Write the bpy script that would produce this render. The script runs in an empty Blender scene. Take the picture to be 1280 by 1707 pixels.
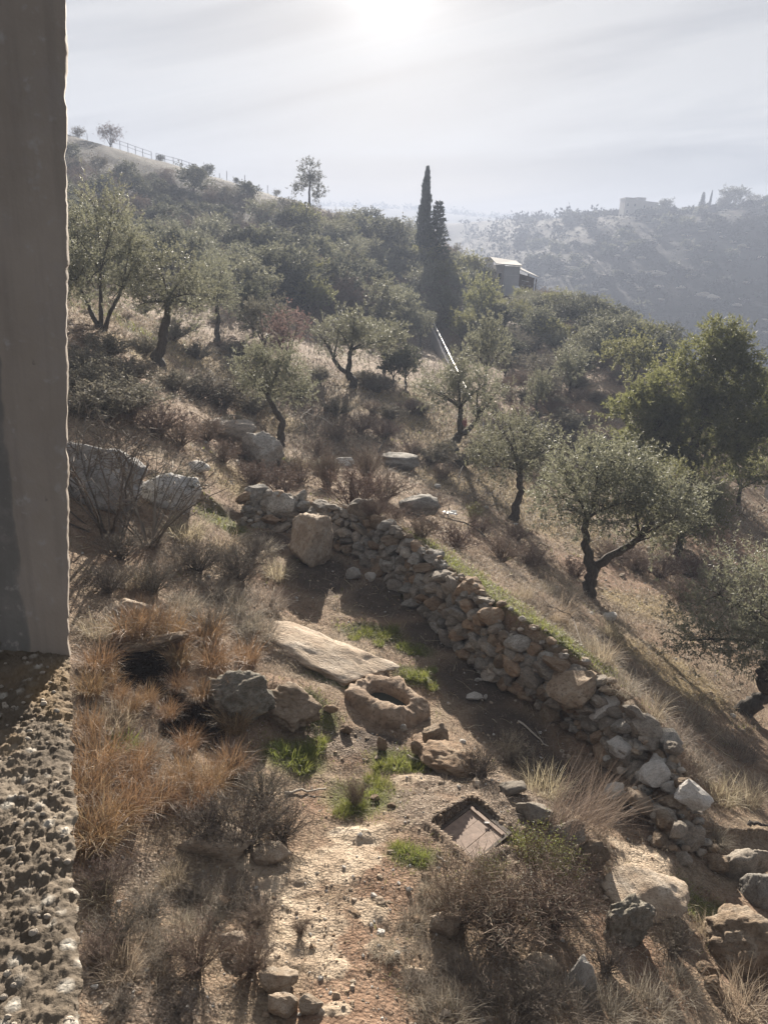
import bpy, math, random
import numpy as np
from mathutils import Matrix, Vector

SC = bpy.context.scene
COL = SC.collection
RNG = np.random.default_rng(11)
random.seed(11)

# ------------------------------------------------------------------ camera
F = 1284.0
CAM = np.array([0.0, 0.0, 6.0])
PITCH, ROLL = math.radians(18.5), math.radians(3.0)
c_f = np.array([0, math.cos(PITCH), -math.sin(PITCH)])
r0 = np.array([1.0, 0, 0]); u0 = np.cross(r0, c_f)
c_r = math.cos(ROLL) * r0 + math.sin(ROLL) * u0
c_u = -math.sin(ROLL) * r0 + math.cos(ROLL) * u0
cd = bpy.data.cameras.new('camera'); cam = bpy.data.objects.new('camera', cd); COL.objects.link(cam)
cd.sensor_fit = 'HORIZONTAL'; cd.sensor_width = 36.0; cd.lens = 36.0 * F / 1280.0
cd.clip_start = 0.05; cd.clip_end = 12000
M = Matrix.Identity(4)
for i in range(3):
    M[i][0], M[i][1], M[i][2], M[i][3] = c_r[i], c_u[i], -c_f[i], CAM[i]
cam.matrix_world = M
SC.camera = cam

def ray(px, py):
    return c_f + (px - 640.0) / F * c_r - (py - 853.5) / F * c_u
def depth(P):
    return float(np.dot(np.asarray(P) - CAM, c_f))
def at_y(px, py, y):
    d = ray(px, py); return CAM + d * (y / d[1])
def at_z(px, py, z):
    d = ray(px, py); return CAM + d * ((z - CAM[2]) / d[2])

# ------------------------------------------------------------------ sun, sky, exposure
sd = ray(650, -75); sd = sd / np.linalg.norm(sd)
SUN_EL = math.asin(sd[2]); SUN_AZ = math.atan2(sd[0], sd[1])
SUN_STRENGTH, SKY_STRENGTH, HAZE_DENSITY, EXPOSURE = 4.6, 0.048, 0.0016, 2.40
ld = bpy.data.lights.new('sun', 'SUN'); ld.energy = SUN_STRENGTH; ld.angle = math.radians(0.55); ld.color = (1.0, 0.91, 0.79)
sun = bpy.data.objects.new('sun', ld); COL.objects.link(sun)
sun.rotation_mode = 'QUATERNION'; sun.rotation_quaternion = Vector(sd).to_track_quat('Z', 'Y'); sun.location = (0, 0, 60)

class NT:
    """small helper round a node tree"""
    def __init__(s, nt): s.nt = nt; nt.nodes.clear()
    def n(s, typ, ins=None, **props):
        nd = s.nt.nodes.new('ShaderNode' + typ)
        for k, v in props.items(): setattr(nd, k, v)
        for k, v in (ins or {}).items():
            sk = nd.inputs[k]
            if isinstance(v, bpy.types.NodeSocket): s.nt.links.new(v, sk)
            else: sk.default_value = v
        return nd
    def ramp(s, fac, stops, interp='LINEAR'):
        nd = s.nt.nodes.new('ShaderNodeValToRGB'); cr = nd.color_ramp; cr.interpolation = interp
        while len(cr.elements) < len(stops): cr.elements.new(0.5)
        for e, (p, c) in zip(cr.elements, stops):
            e.position = p; e.color = (c if isinstance(c, tuple) else (c, c, c)) + (1,)
        s.nt.links.new(fac, nd.inputs[0]); return nd.outputs[0]
    def math(s, op, a, b=0.5, clamp=False):
        nd = s.n('Math', {0: a, 1: b}, operation=op, use_clamp=clamp); return nd.outputs[0]
    def mix(s, fac, a, b, blend='MIX'):
        nd = s.n('Mix', data_type='RGBA', blend_type=blend)
        for k, v in ((0, fac), (6, a), (7, b)):
            if isinstance(v, bpy.types.NodeSocket): s.nt.links.new(v, nd.inputs[k])
            else: nd.inputs[k].default_value = (v + (1,)) if isinstance(v, tuple) else v
        return nd.outputs[2]
    def noise(s, vec, scale, detail=6, rough=0.6, dist=0.0):
        return s.n('TexNoise', {'Vector': vec, 'Scale': scale, 'Detail': detail, 'Roughness': rough, 'Distortion': dist}).outputs[0]
    def link(s, a, b): s.nt.links.new(a, b)

W = bpy.data.worlds.new('World'); SC.world = W; W.use_nodes = True
w = NT(W.node_tree)
sky = w.n('TexSky', sky_type='NISHITA', sun_disc=False, sun_elevation=SUN_EL, sun_rotation=SUN_AZ, altitude=700, air_density=1.0, dust_density=2.0, ozone_density=1.0)
tc = w.n('TexCoord').outputs['Generated']
sep = w.n('SeparateXYZ', {0: tc})
zz = w.math('ADD', w.math('MAXIMUM', sep.outputs[2], 0.0), 0.16)
cx = w.math('DIVIDE', sep.outputs[0], zz); cy = w.math('DIVIDE', sep.outputs[1], zz)
cv = w.n('CombineXYZ', {0: w.math('ADD', w.math('MULTIPLY', cx, 0.55), w.math('MULTIPLY', cy, 0.28)), 1: w.math('SUBTRACT', w.math('MULTIPLY', cy, 0.9), w.math('MULTIPLY', cx, -0.5)), 2: 3.7}).outputs[0]
c1 = w.noise(cv, 0.8, 6, 0.55, 1.2)
veil = w.ramp(c1, [(0.30, 0.93), (0.52, 0.96), (0.72, 0.99)])
cloud = w.mix(w.ramp(c1, [(0.40, 0.0), (0.60, 1.0)]), (.45, .52, .66), (2.42, 2.40, 2.38))
base = w.mix(veil, sky.outputs[0], cloud)
sdot = w.n('VectorMath', {0: tc, 1: tuple(sd)}, operation='DOT_PRODUCT').outputs['Value']
sdot = w.math('MAXIMUM', sdot, 0.0)
a1 = w.math('MULTIPLY', w.math('POWER', sdot, 520.0), 2.6)
a2 = w.math('MULTIPLY', w.math('POWER', sdot, 70.0), .5)
aur = w.math('ADD', a1, a2)
aurc = w.n('CombineXYZ', {0: aur, 1: w.math('MULTIPLY', aur, 0.985), 2: w.math('MULTIPLY', aur, 0.95)}).outputs[0]
tot = w.n('VectorMath', {0: base, 1: aurc}, operation='ADD').outputs[0]
bg = w.n('Background', {'Color': tot, 'Strength': SKY_STRENGTH})
wo = w.n('OutputWorld', {'Surface': bg.outputs[0]})

SC.view_settings.view_transform = 'Standard'; SC.view_settings.look = 'None'
SC.view_settings.exposure = EXPOSURE; SC.view_settings.gamma = 1.0; SC.view_settings.use_curve_mapping = False
SC.render.engine = 'CYCLES'
SC.cycles.use_denoising = True
SC.cycles.max_bounces = 6; SC.cycles.diffuse_bounces = 4; SC.cycles.glossy_bounces = 2; SC.cycles.transmission_bounces = 4
SC.cycles.transparent_max_bounces = 4; SC.cycles.volume_bounces = 0
SC.cycles.sample_clamp_indirect = 6.0; SC.cycles.caustics_reflective = False

# ------------------------------------------------------------------ numpy noise
def _h(ix, iy, iz, s):
    n = (ix.astype(np.uint32) * np.uint32(374761393) + iy.astype(np.uint32) * np.uint32(668265263)
         + iz.astype(np.uint32) * np.uint32(2246822519) + np.uint32((s * 3266489917) & 0xffffffff))
    n = (n ^ (n >> np.uint32(13))) * np.uint32(1274126177)
    n = n ^ (n >> np.uint32(16))
    return (n & np.uint32(0xffffff)).astype(np.float64) / float(0xffffff)
def vnoise(P, s=0):
    P = np.asarray(P, float)
    i = np.floor(P).astype(np.int64); f = P - i; f = f * f * (3 - 2 * f)
    i = i & 0xffffffff
    X, Y, Z = i[:, 0], i[:, 1], i[:, 2]
    r = 0
    for dx in (0, 1):
        wx = f[:, 0] if dx else 1 - f[:, 0]
        for dy in (0, 1):
            wy = f[:, 1] if dy else 1 - f[:, 1]
            for dz in (0, 1):
                wz = f[:, 2] if dz else 1 - f[:, 2]
                r = r + wx * wy * wz * _h((X + dx) & 0xffffffff, (Y + dy) & 0xffffffff, (Z + dz) & 0xffffffff, s)
    return r * 2 - 1
def fbm(P, scale=1.0, octv=4, gain=0.5, s=0):
    P = np.asarray(P, float) * scale; a = 1.0; r = 0; t = 0
    for k in range(octv):
        r = r + a * vnoise(P + 17.3 * k, s + k); t += a; a *= gain; P = P * 2.03
    return r / t
def fbm2(X, Y, scale, octv=4, gain=0.5, s=0):
    return fbm(np.stack([X, Y, np.zeros_like(X) + 0.37], 1), scale, octv, gain, s)
def sstep(a, b, x):
    t = np.clip((x - a) / (b - a), 0, 1); return t * t * (3 - 2 * t)

# ------------------------------------------------------------------ mesh builder and object helpers
class MB:
    def __init__(s): s.v = []; s.f = []; s.r = []; s.m = []; s.n = 0
    def add(s, v, f, rnd=0.5, mat=0):
        v = np.asarray(v, float).reshape(-1, 3); f = np.asarray(f, int)
        s.v.append(v); s.f.append(f + s.n)
        s.r.append(np.broadcast_to(np.asarray(rnd, float), (len(v),)).copy()); s.m.append(np.full(len(f), mat)); s.n += len(v)
        return s
    def mesh(s, name, mats, smooth=False, attrs=None):
        me = bpy.data.meshes.new(name)
        V = np.concatenate(s.v); nl = sum(f.size for f in s.f); nf = sum(len(f) for f in s.f)
        me.vertices.add(len(V)); me.vertices.foreach_set('co', V.ravel())
        me.loops.add(nl); me.polygons.add(nf)
        me.loops.foreach_set('vertex_index', np.concatenate([f.ravel() for f in s.f]))
        tot = np.concatenate([np.full(len(f), f.shape[1]) for f in s.f])
        me.polygons.foreach_set('loop_start', np.concatenate([[0], np.cumsum(tot)[:-1]]))
        me.polygons.foreach_set('material_index', np.concatenate(s.m))
        me.polygons.foreach_set('use_smooth', np.full(nf, smooth))
        a = me.attributes.new('rnd', 'FLOAT', 'POINT'); a.data.foreach_set('value', np.concatenate(s.r))
        for k, arr in (attrs or {}).items():
            a = me.attributes.new(k, 'FLOAT', 'POINT'); a.data.foreach_set('value', np.asarray(arr, float))
        me.update(calc_edges=True); me.validate()
        for m in (mats if isinstance(mats, (list, tuple)) else [mats]): me.materials.append(m)
        return me
def link(name, me, parent=None):
    o = bpy.data.objects.new(name, me); COL.objects.link(o)
    if parent is not None: o.parent = parent
    return o
def tag(o, label=None, cat=None, group=None, kind=None):
    if label: o['label'] = label
    if cat: o['category'] = cat
    if group: o['group'] = group
    if kind: o['kind'] = kind
    return o
def empty(name, loc=(0, 0, 0), rz=0.0, sc=1.0):
    o = bpy.data.objects.new(name, None); COL.objects.link(o); o.empty_display_size = 0.2
    o.location = tuple(loc); o.rotation_euler = (0, 0, rz); o.scale = (sc, sc, sc) if np.isscalar(sc) else tuple(sc)
    return o
KIDS = {}
def child(name, me, root):
    o = link(name, me, root); KIDS.setdefault(root.name, []).append(o); return o
def copy_tree(root):
    c = root.copy(); COL.objects.link(c)
    for k in KIDS.get(root.name, []):
        d = k.copy(); COL.objects.link(d); d.parent = c; KIDS.setdefault(c.name, []).append(d)
    return c
def unit(v): return v / np.maximum(np.linalg.norm(v, axis=-1, keepdims=True), 1e-9)
def rdir(n): return unit(RNG.normal(size=(n, 3)))

def tubes(mb, paths, radii, sides=3, rnd=0.5, mat=0, cap=False):
    P = np.asarray(paths, float); R = np.asarray(radii, float)
    if P.ndim == 2: P = P[None]; R = R[None]
    N, K, _ = P.shape; R = np.broadcast_to(R, (N, K))
    T = np.empty_like(P); T[:, 1:-1] = P[:, 2:] - P[:, :-2]; T[:, 0] = P[:, 1] - P[:, 0]; T[:, -1] = P[:, -1] - P[:, -2]; T = unit(T)
    T0 = unit(P[:, -1] - P[:, 0]); ref = np.where(np.abs(T0[:, 2:3]) > 0.9, np.array([[1., 0, 0]]), np.array([[0, 0, 1.]]))
    A = unit(np.cross(T, ref[:, None, :])); B = np.cross(T, A)
    an = np.arange(sides) * 2 * math.pi / sides
    V = P[:, :, None, :] + R[:, :, None, None] * (np.cos(an)[None, None, :, None] * A[:, :, None, :] + np.sin(an)[None, None, :, None] * B[:, :, None, :])
    idx = np.arange(N * K * sides).reshape(N, K, sides); nx = np.roll(idx, -1, 2)
    f = np.stack([idx[:, :-1], nx[:, :-1], nx[:, 1:], idx[:, 1:]], -1).reshape(-1, 4)
    rn = np.asarray(rnd, float)
    if rn.ndim == 1: rn = np.repeat(rn, K * sides)
    mb.add(V.reshape(-1, 3), f, rn, mat)
    if cap:
        for e in (idx[:, 0], idx[:, -1]):
            mb.f.append(e + mb.n - N * K * sides); mb.m.append(np.full(N, mat))
def leaves(mb, P, D, L, Wd, rnd=None, mat=0, N=None):
    """rhombic leaves at P pointing along D"""
    n = len(P); D = unit(D); S = unit(np.cross(D, rdir(n) if N is None else N))
    L = np.broadcast_to(L, (n,))[:, None]; Wd = np.broadcast_to(Wd, (n,))[:, None]
    U = np.cross(S, D)
    V = np.stack([P, P + D * L * .45 + S * Wd * .5 + U * L * .05, P + D * L, P + D * L * .45 - S * Wd * .5 + U * L * .05], 1)
    f = np.arange(4 * n).reshape(n, 4)
    mb.add(V.reshape(-1, 3), f, np.repeat(RNG.random(n) if rnd is None else rnd, 4), mat)
def blades(mb, P, az, L, lean, Wd, droop=0.3, rnd=None, mat=0, up=None):
    """bent grass blades: base P, azimuth az, length L, lean 0..1"""
    n = len(P); L = np.broadcast_to(L, (n,)); lean = np.broadcast_to(lean, (n,)); Wd = np.broadcast_to(Wd, (n,))
    h = np.stack([np.cos(az), np.sin(az), np.zeros(n)], 1); z = np.array([0, 0, 1.0])
    d1 = unit(h * lean[:, None] + z); d2 = unit(h * (lean + droop * 2.2)[:, None] + z * (1 - droop)[..., None] if np.ndim(droop) else h * (lean + droop * 2.2)[:, None] + z * (1 - droop))
    m = P + d1 * (L * .55)[:, None]; t = m + d2 * (L * .45)[:, None]
    s = np.stack([-np.sin(az), np.cos(az), np.zeros(n)], 1); j = rdir(n) * .6; s = unit(s + j) * Wd[:, None]
    V = np.stack([P - s * .5, P + s * .5, m - s * .38, m + s * .38, t], 1)
    b = np.arange(n)[:, None] * 5
    q = b + np.array([[0, 1, 3, 2]]); t3 = b + np.array([[2, 3, 4]])
    r = np.repeat(RNG.random(n) if rnd is None else rnd, 5)
    mb.add(V.reshape(-1, 3), q, r, mat)
    mb.f.append(t3 + mb.n - 5 * n); mb.m.append(np.full(n, mat))

def box(mb, c, d, R=None, rnd=0.5, mat=0):
    c = np.asarray(c, float); d = np.asarray(d, float) / 2
    s = np.array([[-1, -1, -1], [1, -1, -1], [1, 1, -1], [-1, 1, -1], [-1, -1, 1], [1, -1, 1], [1, 1, 1], [-1, 1, 1]], float) * d
    if R is not None: s = s @ np.asarray(R).T
    mb.add(s + c, [[0, 3, 2, 1], [4, 5, 6, 7], [0, 1, 5, 4], [1, 2, 6, 5], [2, 3, 7, 6], [3, 0, 4, 7]], rnd, mat)
def hexa(mb, bot, top, rnd=0.5, mat=0):
    mb.add(np.concatenate([bot, top]), [[0, 3, 2, 1], [4, 5, 6, 7], [0, 1, 5, 4], [1, 2, 6, 5], [2, 3, 7, 6], [3, 0, 4, 7]], rnd, mat)
_ico = {}
def ico(sub):
    if sub not in _ico:
        t = (1 + 5 ** .5) / 2
        v = [(-1, t, 0), (1, t, 0), (-1, -t, 0), (1, -t, 0), (0, -1, t), (0, 1, t), (0, -1, -t), (0, 1, -t), (t, 0, -1), (t, 0, 1), (-t, 0, -1), (-t, 0, 1)]
        v = [np.array(q) / np.linalg.norm(q) for q in v]
        f = [(0, 11, 5), (0, 5, 1), (0, 1, 7), (0, 7, 10), (0, 10, 11), (1, 5, 9), (5, 11, 4), (11, 10, 2), (10, 7, 6), (7, 1, 8), (3, 9, 4), (3, 4, 2), (3, 2, 6), (3, 6, 8), (3, 8, 9), (4, 9, 5), (2, 4, 11), (6, 2, 10), (8, 6, 7), (9, 8, 1)]
        for _ in range(sub):
            mid = {}; nf = []
            def m(a, b):
                k = (min(a, b), max(a, b))
                if k not in mid:
                    q = v[a] + v[b]; v.append(q / np.linalg.norm(q)); mid[k] = len(v) - 1
                return mid[k]
            for a, b, c in f:
                x, y, z = m(a, b), m(b, c), m(c, a)
                nf += [(a, x, z), (b, y, x), (c, z, y), (x, y, z)]
            f = nf
        _ico[sub] = (np.array(v), np.array(f))
    return _ico[sub]
def rock_verts(sub, seed, facet=0.5, rough=0.12, cuts=9):
    """an angular boulder: a sphere cut by random planes, then roughened"""
    v, f = ico(sub); v = v.copy(); rg = np.random.default_rng(seed)
    p = rg.uniform(2.6, 5.0); r = 1.0 / (np.abs(v) ** p).sum(1) ** (1 / p); q_ = unit(rg.normal(size=(3, 3))); q_, _ = np.linalg.qr(q_)
    for _ in range(cuts):
        n = unit(rg.normal(size=3)); d = rg.uniform(0.62, 1.0)
        c = v @ n
        r = np.where(c > 1e-3, np.minimum(r, np.where(c > 0, d / np.maximum(c, 1e-3), 9)), r)
    v = v * (facet * r + (1 - facet) * .9)[:, None]
    rd = 1 - np.abs(fbm(v, 1.6, 3, .5, (seed * 3) % 83)); v = v * (1 + rough * .9 * (rd - .75))[:, None]
    v = v * (1 + rough * fbm(v, 2.1, 4, 0.55, seed % 97)[:, None] + rough * .5 * fbm(v, 6.5, 2, 0.5, seed % 89)[:, None])
    return v, f

# ------------------------------------------------------------------ terrain
WALL = [(398, 878, .25, .60), (500, 893, .12, .72), (590, 928, .0, .85), (640, 965, -.02, .95), (700, 1025, -.08, 1.0), (765, 1095, -.15, 1.05),
        (830, 1150, -.22, 1.05), (900, 1188, -.30, .95), (985, 1245, -.40, .85), (1025, 1305, -.40, .52), (1075, 1375, -.36, .32), (1130, 1418, -.30, .16)]
WP = np.array([at_z(a, b, c) for a, b, c, d in WALL]); WH = np.array([d for *_, d in WALL])
def wall_sd(X, Y):
    best = np.full(X.shape, 1e9); sg = np.ones(X.shape); hh = np.zeros(X.shape); tt = np.zeros(X.shape)
    for i in range(len(WP) - 1):
        a, b = WP[i, :2], WP[i + 1, :2]; e = b - a; L2 = e @ e
        t = np.clip(((X - a[0]) * e[0] + (Y - a[1]) * e[1]) / L2, 0, 1)
        dx = X - a[0] - t * e[0]; dy = Y - a[1] - t * e[1]; d = np.hypot(dx, dy)
        s = np.sign(e[0] * (Y - a[1]) - e[1] * (X - a[0]))
        k = d < best
        best = np.where(k, d, best); sg = np.where(k, s, sg); hh = np.where(k, WH[i] + t * (WH[i + 1] - WH[i]), hh)
        tt = np.where(k, i + t, tt)
    return best * sg, hh, tt
def bank(X, Y):
    d, hh, tt = wall_sd(X, Y)
    up = sstep(0.12, 0.55, d) * np.exp(-np.maximum(d - 0.5, 0) ** 1.3 / 2.4)
    endf = sstep(0.0, 0.8, tt) * sstep(len(WP) - 1.0, len(WP) - 2.0, tt)
    return hh * up * (0.25 + 0.75 * endf)
CTRL = [  # px, py, 'Z' height or 'Y' distance
 (600, 1700, 'Z', .95), (200, 1690, 'Z', 1.1), (1000, 1690, 'Z', .45), (1270, 1690, 'Z', -.35), (-200, 1690, 'Z', 1.5), (1500, 1690, 'Z', -.7),
 (500, 1480, 'Z', .62), (250, 1500, 'Z', .95), (800, 1550, 'Z', .45), (1200, 1560, 'Z', -.4), (1000, 1560, 'Z', .1), (450, 1300, 'Z', .42), (600, 1290, 'Z', .15),
 (640, 1200, 'Z', .02), (520, 1180, 'Z', .25), (790, 1390, 'Z', .28), (530, 1010, 'Z', .05), (560, 1090, 'Z', .18), (700, 1080, 'Z', -.05), (770, 1180, 'Z', -.15),
 (860, 1240, 'Z', -.35), (920, 1290, 'Z', -.42), (980, 1360, 'Z', -.42), (1060, 1470, 'Z', -.28), (1160, 1480, 'Z', -.45),
 (200, 1280, 'Z', .95), (230, 1020, 'Z', 1.0), (330, 1130, 'Z', .75), (400, 960, 'Z', .5), (440, 900, 'Z', .35), (150, 880, 'Z', 1.3), (300, 860, 'Z', .95), (330, 790, 'Z', 1.1), (0, 1000, 'Z', 1.8), (-200, 800, 'Z', 3.2),
 (860, 865, 'Z', -2.6), (980, 990, 'Z', -2.45), (1110, 1000, 'Z', -3.3), (1255, 1185, 'Z', -2.7), (1185, 1350, 'Z', -.8), (1260, 1430, 'Z', -.8), (1100, 1150, 'Z', -1.45), (1500, 1300, 'Z', -3.4), (1500, 1000, 'Z', -5.5),
 (900, 960, 'Z', -1.5), (760, 870, 'Z', -1.1), (680, 820, 'Z', -1.2), (560, 800, 'Z', -.5), (430, 800, 'Z', .2), (380, 740, 'Z', .35),
 (700, 705, 'Y', 37), (757, 750, 'Y', 34), (585, 645, 'Y', 41), (468, 747, 'Y', 28), (265, 608, 'Y', 30), (150, 545, 'Y', 28), (330, 690, 'Y', 24), (120, 650, 'Y', 20), (-100, 500, 'Y', 26),
 (1200, 850, 'Y', 34), (1000, 720, 'Y', 42), (1275, 790, 'Y', 42), (900, 700, 'Y', 42), (820, 650, 'Y', 50), (735, 642, 'Y', 50), (660, 640, 'Y', 44),
 (722, 575, 'Y', 78), (600, 560, 'Y', 65), (530, 565, 'Y', 60), (420, 545, 'Y', 52), (300, 500, 'Y', 55), (200, 450, 'Y', 60), (400, 430, 'Y', 85), (550, 450, 'Y', 100), (650, 430, 'Y', 120),
 (500, 380, 'Y', 125), (300, 340, 'Y', 120), (150, 300, 'Y', 112), (300, 420, 'Y', 85), (150, 400, 'Y', 80),
 (60, 212, 'Y', 150), (113, 230, 'Y', 150), (200, 250, 'Y', 150), (300, 281, 'Y', 150), (400, 310, 'Y', 150), (480, 334, 'Y', 150), (560, 360, 'Y', 155), (640, 398, 'Y', 150), (740, 442, 'Y', 135), (840, 482, 'Y', 110),
 (900, 505, 'Y', 100), (1010, 555, 'Y', 80), (1110, 620, 'Y', 63), (850, 560, 'Y', 75), (930, 620, 'Y', 58), (1020, 640, 'Y', 52),
]
HID = [list(CAM + (at_y(a, b, 150.0) - CAM) * 1.2 - np.array([0, 0, 13.0])) for a, b in ((0, 205), (60, 212), (113, 230), (200, 250), (300, 281), (400, 310), (480, 334))] + [list(CAM + (at_y(a, b + 17, 132.0) - CAM)) for a, b in ((60, 212), (200, 250), (300, 281), (400, 310), (480, 334))] + [(60, 60, -13), (70, 100, -28), (110, 170, -45), (45, 200, -22), (-60, 220, 20), (-160, 170, 42), (-60, 40, 14), (-40, 20, 8), (-14, 6, 3.5), (14, 3, -1.2), (30, 20, -8), (60, 30, -16), (0, 270, -14), (-150, 290, 25), (120, 260, -48), (45, 110, -12), (25, 140, -2), (0, 1.5, 1.3), (-5, 1, 2.0), (6, 1, .3)]
def _q(P): return np.arctan2(P[:, 0], P[:, 1]) * 2.2, np.log(np.hypot(P[:, 0], P[:, 1]) + 2.0), np.hypot(P[:, 0], P[:, 1]) + 2.0
def make_tps(P, lam=0.0):
    a, b, r = _q(P); q = (P[:, 2] - CAM[2]) / r
    n = len(P); d2 = (a[:, None] - a) ** 2 + (b[:, None] - b) ** 2
    K = np.where(d2 > 0, d2 * np.log(d2 + 1e-20) * .5, 0) + lam * np.eye(n)
    A = np.zeros((n + 3, n + 3)); A[:n, :n] = K; A[:n, n] = 1; A[:n, n + 1] = a; A[:n, n + 2] = b; A[n:, :n] = A[:n, n:].T
    sol = np.linalg.solve(A, np.concatenate([q, np.zeros(3)]))
    def ev(X, Y):
        out = np.empty(len(X))
        for s in range(0, len(X), 20000):
            PP = np.stack([X[s:s + 20000], Y[s:s + 20000], np.zeros(len(X[s:s + 20000]))], 1)
            u, v, rr = _q(PP)
            d2 = (u[:, None] - a) ** 2 + (v[:, None] - b) ** 2
            out[s:s + 20000] = CAM[2] + rr * ((d2 * np.log(d2 + 1e-20) * .5) @ sol[:n] + sol[n] + sol[n + 1] * u + sol[n + 2] * v)
        return out
    return ev
cp = np.array([at_z(a, b, v) if k == 'Z' else at_y(a, b, v) for a, b, k, v in CTRL] + [list(p) for p in WP] + [list(h) for h in HID])
cb = cp.copy(); cb[:len(CTRL), 2] -= bank(cp[:len(CTRL), 0], cp[:len(CTRL), 1])
TPS = make_tps(cb, 0.002)
HQ = [at_z(723, 1392, .42), at_z(790, 1341, .42), at_z(850, 1391, .42)]; HQ.append(HQ[0] + HQ[2] - HQ[1])
HQ = np.array(HQ); HC = HQ.mean(0)
def inquad(X, Y, Q, grow=0.0):
    c = Q[:, :2].mean(0); r = np.full(X.shape, -1e9)
    for i in range(4):
        a, b = Q[i, :2], Q[(i + 1) % 4, :2]; e = (b - a) / np.linalg.norm(b - a); nrm = np.array([e[1], -e[0]])
        if (c - a) @ nrm > 0: nrm = -nrm
        r = np.maximum(r, (X - a[0]) * nrm[0] + (Y - a[1]) * nrm[1])
    return r - grow
def _gs(px, py, z): return at_z(px, py, z)
PIT = [(_gs(240, 1118, .9), .54, .48, 2.6), (_gs(325, 1205, .75), .34, .44, 2.4), (_gs(286, 1160, .82), .12, .2, 1.2)]
BUMP = [(HC, 1.15, 1.0, .24), (at_z(880, 1340, .1), .8, .75, .26), (at_z(945, 1390, 0), .5, .5, .16), (at_z(480, 1160, .4), .6, .5, .25), (at_z(545, 1090, .2), 1.0, .5, .16), (at_z(760, 1260, 0), .6, .45, .18)]
def h0(X, Y):
    X = np.asarray(X, float); Y = np.asarray(Y, float)
    z = TPS(X, Y) + bank(X, Y)
    for c, rx, ry, a in BUMP: z = z + a * np.exp(-(((X - c[0]) / rx) ** 2 + ((Y - c[1]) / ry) ** 2))
    for c, rx, ry, a in PIT:
        q = np.hypot((X - c[0]) / rx, (Y - c[1]) / ry) + .42 * fbm2(X, Y, 2.6, 3, .55, 5)
        z = z - a * sstep(1.0, .8, q)
    return z
HZ = float(h0(HC[:1], HC[1:2])[0]) 
def hgt(X, Y):
    X = np.atleast_1d(np.asarray(X, float)); Y = np.atleast_1d(np.asarray(Y, float))
    z = h0(X, Y); q = inquad(X, Y, HQ)
    return np.where(q < 0.03, np.minimum(z, HZ - 0.26 + .0 * X), z)
def H(x, y): return float(hgt([x], [y])[0])
TS = np.geomspace(2.5, 330, 900)
def ground(px, py):
    d = ray(px, py); P = CAM + TS[:, None] * d
    g = P[:, 2] - hgt(P[:, 0], P[:, 1]); k = np.where(g < 0)[0]
    if len(k) == 0: return None
    k = k[0]; a, b = TS[max(k - 1, 0)], TS[k]; ga, gb = g[max(k - 1, 0)], g[k]
    t = a + (b - a) * (ga / (ga - gb + 1e-12)); return CAM + t * d
# ------------------------------------------------------------------ materials
def newmat(name):
    m = bpy.data.materials.new(name); m.use_nodes = True; return m, NT(m.node_tree)
def finish(t, surf): t.n('OutputMaterial', {'Surface': surf})
def attr(t, name): return t.n('Attribute', attribute_name=name).outputs['Fac']
def objco(t): return t.n('TexCoord').outputs['Object']
def bump(t, h, strength=0.5, dist=0.02, normal=None):
    ins = {'Height': h, 'Strength': strength, 'Distance': dist}
    if normal is not None: ins['Normal'] = normal
    return t.n('Bump', ins).outputs[0]

def leaf_mat(name, cols, trans=0.35, tcol=None, rough=0.5, spec=0.35, sat=0.82):
    m, t = newmat(name); r = attr(t, 'rnd')
    ob = t.n('ObjectInfo').outputs['Random']
    c = t.ramp(r, [(i / (len(cols) - 1), c) for i, c in enumerate(cols)])
    c = t.n('HueSaturation', {'Hue': t.math('ADD', 0.485, t.math('MULTIPLY', ob, 0.03)), 'Saturation': sat, 'Value': t.math('ADD', 0.85, t.math('MULTIPLY', ob, 0.3)), 'Color': c}).outputs[0]
    p = t.n('BsdfPrincipled', {'Base Color': c, 'Roughness': rough, 'Specular IOR Level': spec})
    tc = t.mix(0.5, c, tcol) if tcol else c
    tr = t.n('BsdfTranslucent', {'Color': tc})
    finish(t, t.n('MixShader', {0: trans, 1: p.outputs[0], 2: tr.outputs[0]}).outputs[0]); return m
def bark_mat(name, a, b, scale=6.0):
    m, t = newmat(name); v = objco(t)
    n = t.noise(t.n('Mapping', {'Vector': v, 'Scale': (1, 1, .25)}).outputs[0], scale * 4, 6, .65)
    c = t.ramp(n, [(.3, a), (.7, b)])
    finish(t, t.n('BsdfPrincipled', {'Base Color': c, 'Roughness': .9, 'Specular IOR Level': .15, 'Normal': bump(t, n, .8, .03)}).outputs[0]); return m
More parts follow.
